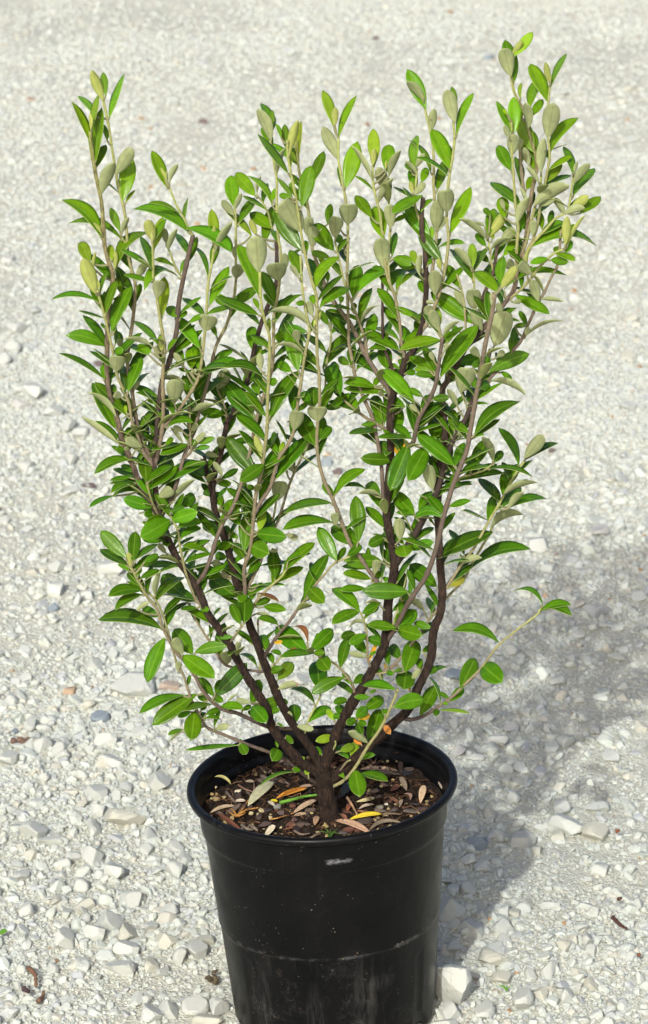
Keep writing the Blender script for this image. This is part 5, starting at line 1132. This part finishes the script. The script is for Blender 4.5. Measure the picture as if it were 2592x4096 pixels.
stick(T2, [(300, 940), (340, 1000), (375, 1060), (412, 1130)], .0014, (.42, .26, .14), 'straight tan twig leaning right of the trunk foot', lift=.006)
stick(T2, [(700, 1130), (800, 1120), (900, 1130)], .0012, (.17, .12, .08), 'dark crooked twig behind the arched leaf')
stick(T2, [(560, 520), (600, 560), (625, 500)], .0009, (.20, .12, .07), 'thin brown twig at the back of the soil')

def lump(T, x, y, w, h, col, label, sub=2, name='pebble', cat='pebble', group=None, flat=1.0, lift=.5, mat=None):
    p = at_soil(*T(x, y), .003)
    v, f = PROTO[sub][random.randrange(16)]
    vv = v / np.abs(v).max(0)
    rx, rz = w * .3609 * PX / 2, h * .3609 * PX / 2 * flat
    me = np_mesh(name, vv, f, [mat or M_DRY], np.tile(np.array((*col, 1.0)), (len(v), 1)))
    o = link(name, me)
    o.location = (p[0], p[1], p[2] - .002 + rz * lift)
    o.scale = (rx, max(rx * .7, rz), rz)
    o.rotation_euler = (random.uniform(-.2, .2), random.uniform(-.2, .2), random.uniform(-.5, .5))
    return tag(o, label, cat, group)
lump(T1, 565, 868, 88, 64, (.58, .54, .38), 'cream white pebble at the left of the soil')
lump(T1, 1005, 1042, 105, 78, (.30, .30, .26), 'grey pebble below the green stick')
lump(T1, 1045, 1108, 118, 64, (.12, .085, .08), 'dark brown pebble touching the grey pebble')
lump(T1, 312, 965, 115, 80, (.34, .25, .12), 'large tan lump near the left rim', sub=1)
lump(T1, 1185, 1190, 110, 60, (.13, .075, .07), 'purple brown pebble left of the small tan leaf piece')
lump(T2, 672, 1042, 118, 62, (.25, .23, .16), 'smooth olive grey pebble right of the yellow leaf')
lump(T2, 735, 1006, 46, 36, (.62, .60, .50), 'small white pebble above the olive grey pebble')
lump(T1, 545, 918, 100, 80, (.022, .022, .026), 'black charcoal lump below the cream white pebble')
PR = 'fertiliser granules on the soil'
for T, x, y, w in [(T1, 820, 1085, 68), (T1, 705, 1112, 58), (T1, 262, 945, 44), (T1, 272, 895, 44), (T1, 320, 898, 44), (T1, 710, 1250, 52), (T1, 1165, 1400, 58),
                   (T1, 1505, 1272, 56), (T1, 860, 660, 46), (T1, 945, 668, 36), (T1, 415, 1215, 60), (T1, 480, 1180, 70), (T1, 915, 1165, 60), (T1, 775, 1118, 34),
                   (T1, 310, 820, 44), (T1, 1375, 1110, 44), (T1, 1100, 1075, 40), (T1, 260, 1140, 40), (T2, 60, 1265, 90), (T2, 155, 1250, 48), (T2, 275, 1385, 70), (T2, 325, 1365, 50),
                   (T2, 75, 1360, 50), (T2, 850, 530, 34), (T2, 750, 530, 36), (T2, 810, 740, 40), (T2, 620, 870, 50), (T2, 670, 860, 36), (T2, 500, 850, 36), (T2, 1240, 920, 40),
                   (T2, 1185, 1005, 36), (T2, 1010, 1135, 30), (T2, 640, 1290, 46), (T2, 265, 1100, 40), (T2, 800, 935, 40), (T2, 760, 1055, 44), (T1, 1480, 1160, 40), (T1, 1030, 1270, 44)]:
    lump(T, x, y, w, w * .9, random.choice(((.46, .36, .14), (.50, .42, .22), (.40, .29, .13))), 'small yellowish grain on the dark soil between leaves and bark', 1, 'granule', 'granule', PR, lift=.7)
BK = 'bark chips on the potting soil'
lump(T2, 520, 1205, 215, 95, (.075, .055, .045), 'large dark flat bark chip resting on the yellow leaf', 2, 'bark_chip', 'bark chip', BK, .5, 1.2)
lump(T2, 815, 1072, 140, 84, (.12, .095, .08), 'rounded grey brown bark chip right of the olive grey pebble', 2, 'bark_chip', 'bark chip', BK, .5)
lump(T2, 1022, 1075, 225, 70, (.15, .125, .10), 'long grey bark chip in front of the standing tan leaf', 2, 'bark_chip', 'bark chip', BK, .5)
lump(T2, 1120, 1042, 150, 66, (.07, .042, .036), 'dark brown bark chip right of the long grey bark chip', 2, 'bark_chip', 'bark chip', BK, .5)
lump(T2, 690, 930, 210, 80, (.06, .05, .045), 'long charcoal dark bark chip in the middle right', 2, 'bark_chip', 'bark chip', BK, .5)
lump(T1, 860, 1225, 170, 90, (.11, .075, .062), 'broad brown bark chip behind the cream leaf', 2, 'bark_chip', 'bark chip', BK, .5)
lump(T2, 960, 640, 230, 110, (.022, .022, .028), 'big blackish bark chip near the right pot wall', 2, 'bark_chip', 'bark chip', BK, .5)
lump(T2, 250, 1320, 120, 70, (.10, .085, .075), 'grey bark chip beside the grass tuft', 2, 'bark_chip', 'bark chip', BK, .5)
for i in range(85):
    r = .104 * math.sqrt(random.random()); a = random.uniform(0, 6.283)
    x, y = r * math.cos(a), r * math.sin(a)
    if math.hypot(x - trunk_p[0], y - trunk_p[1]) < .016:
        continue
    v, f = PROTO[1][i % 16]
    w = random.uniform(.003, .0085)
    col = np.array(random.choice(((.060, .042, .034), (.095, .062, .046), (.15, .11, .085), (.13, .055, .036), (.032, .026, .024)))) * random.uniform(.8, 1.2)
    key = ('bark', i % 16, i % 5)
    if key not in stone_meshes:
        stone_meshes[key] = np_mesh('bark_chip', v / np.abs(v).max(0), f, [M_DRY], np.tile(np.array((*col, 1.0)), (len(v), 1)))
    o = link('bark_chip', stone_meshes[key])
    o.location = (x, y, soil_h(x, y) + .002)
    o.scale = (w, w * random.uniform(.35, .6), w * random.uniform(.22, .4))
    o.rotation_euler = (random.uniform(-.5, .5), random.uniform(-.5, .5), random.uniform(0, 6.28))
    tag(o, 'small dark bark chip among the others on the potting soil', 'bark chip', BK)

# grass seedlings: a tuft at the front rim, a sprig on the gravel, a leaf bit at the left edge
def blades(ctr, n, h, name, label, cat, spread=1.0, col=(.12, .30, .03)):
    m = MB()
    for i in range(n):
        w = random.uniform(0, 6.28); b = random.uniform(.3, 1.0) * spread
        P = smooth_path([ctr, ctr + np.array((math.cos(w) * h * .35 * b, math.sin(w) * h * .2 * b, h * .6)), ctr + np.array((math.cos(w) * h * b, math.sin(w) * h * .5 * b, h * random.uniform(.5, 1.0)))], 5)
        m.tube(P, np.linspace(.0006, .0002, len(P)), 0, (*(np.array(col) * random.uniform(.7, 1.3)), 1), 5)
    return tag(m.build(name, M_TWIG), label, cat)
blades(at_soil(*T2(110, 1405), .001), 9, .011, 'grass_tuft', 'tiny tuft of fine green grass sprouting by the front rim of the pot', 'grass tuft', col=(.06, .14, .02))
blades(at_z(1296 + 858 * .8504, 3072 + 1050 * .8504, .003), 6, .008, 'seedling', 'tiny green seedling in the gravel right of the biggest rock', 'seedling', 1.2)
m = MB()
b3, t3 = at_z(-6, 3072 + 780 * .8504, .005), at_z(34 * .8504, 3072 + 764 * .8504, .009)
leaf_mesh(m, b3, t3, np.array((0, -.3, 1.0)), .007, (.12, .30, .03), (.2, .22, .1))
tag(m.build('green_leaf_bit', LEAF_MATS), 'small green leaf on the gravel at the left edge of the view', 'leaf')
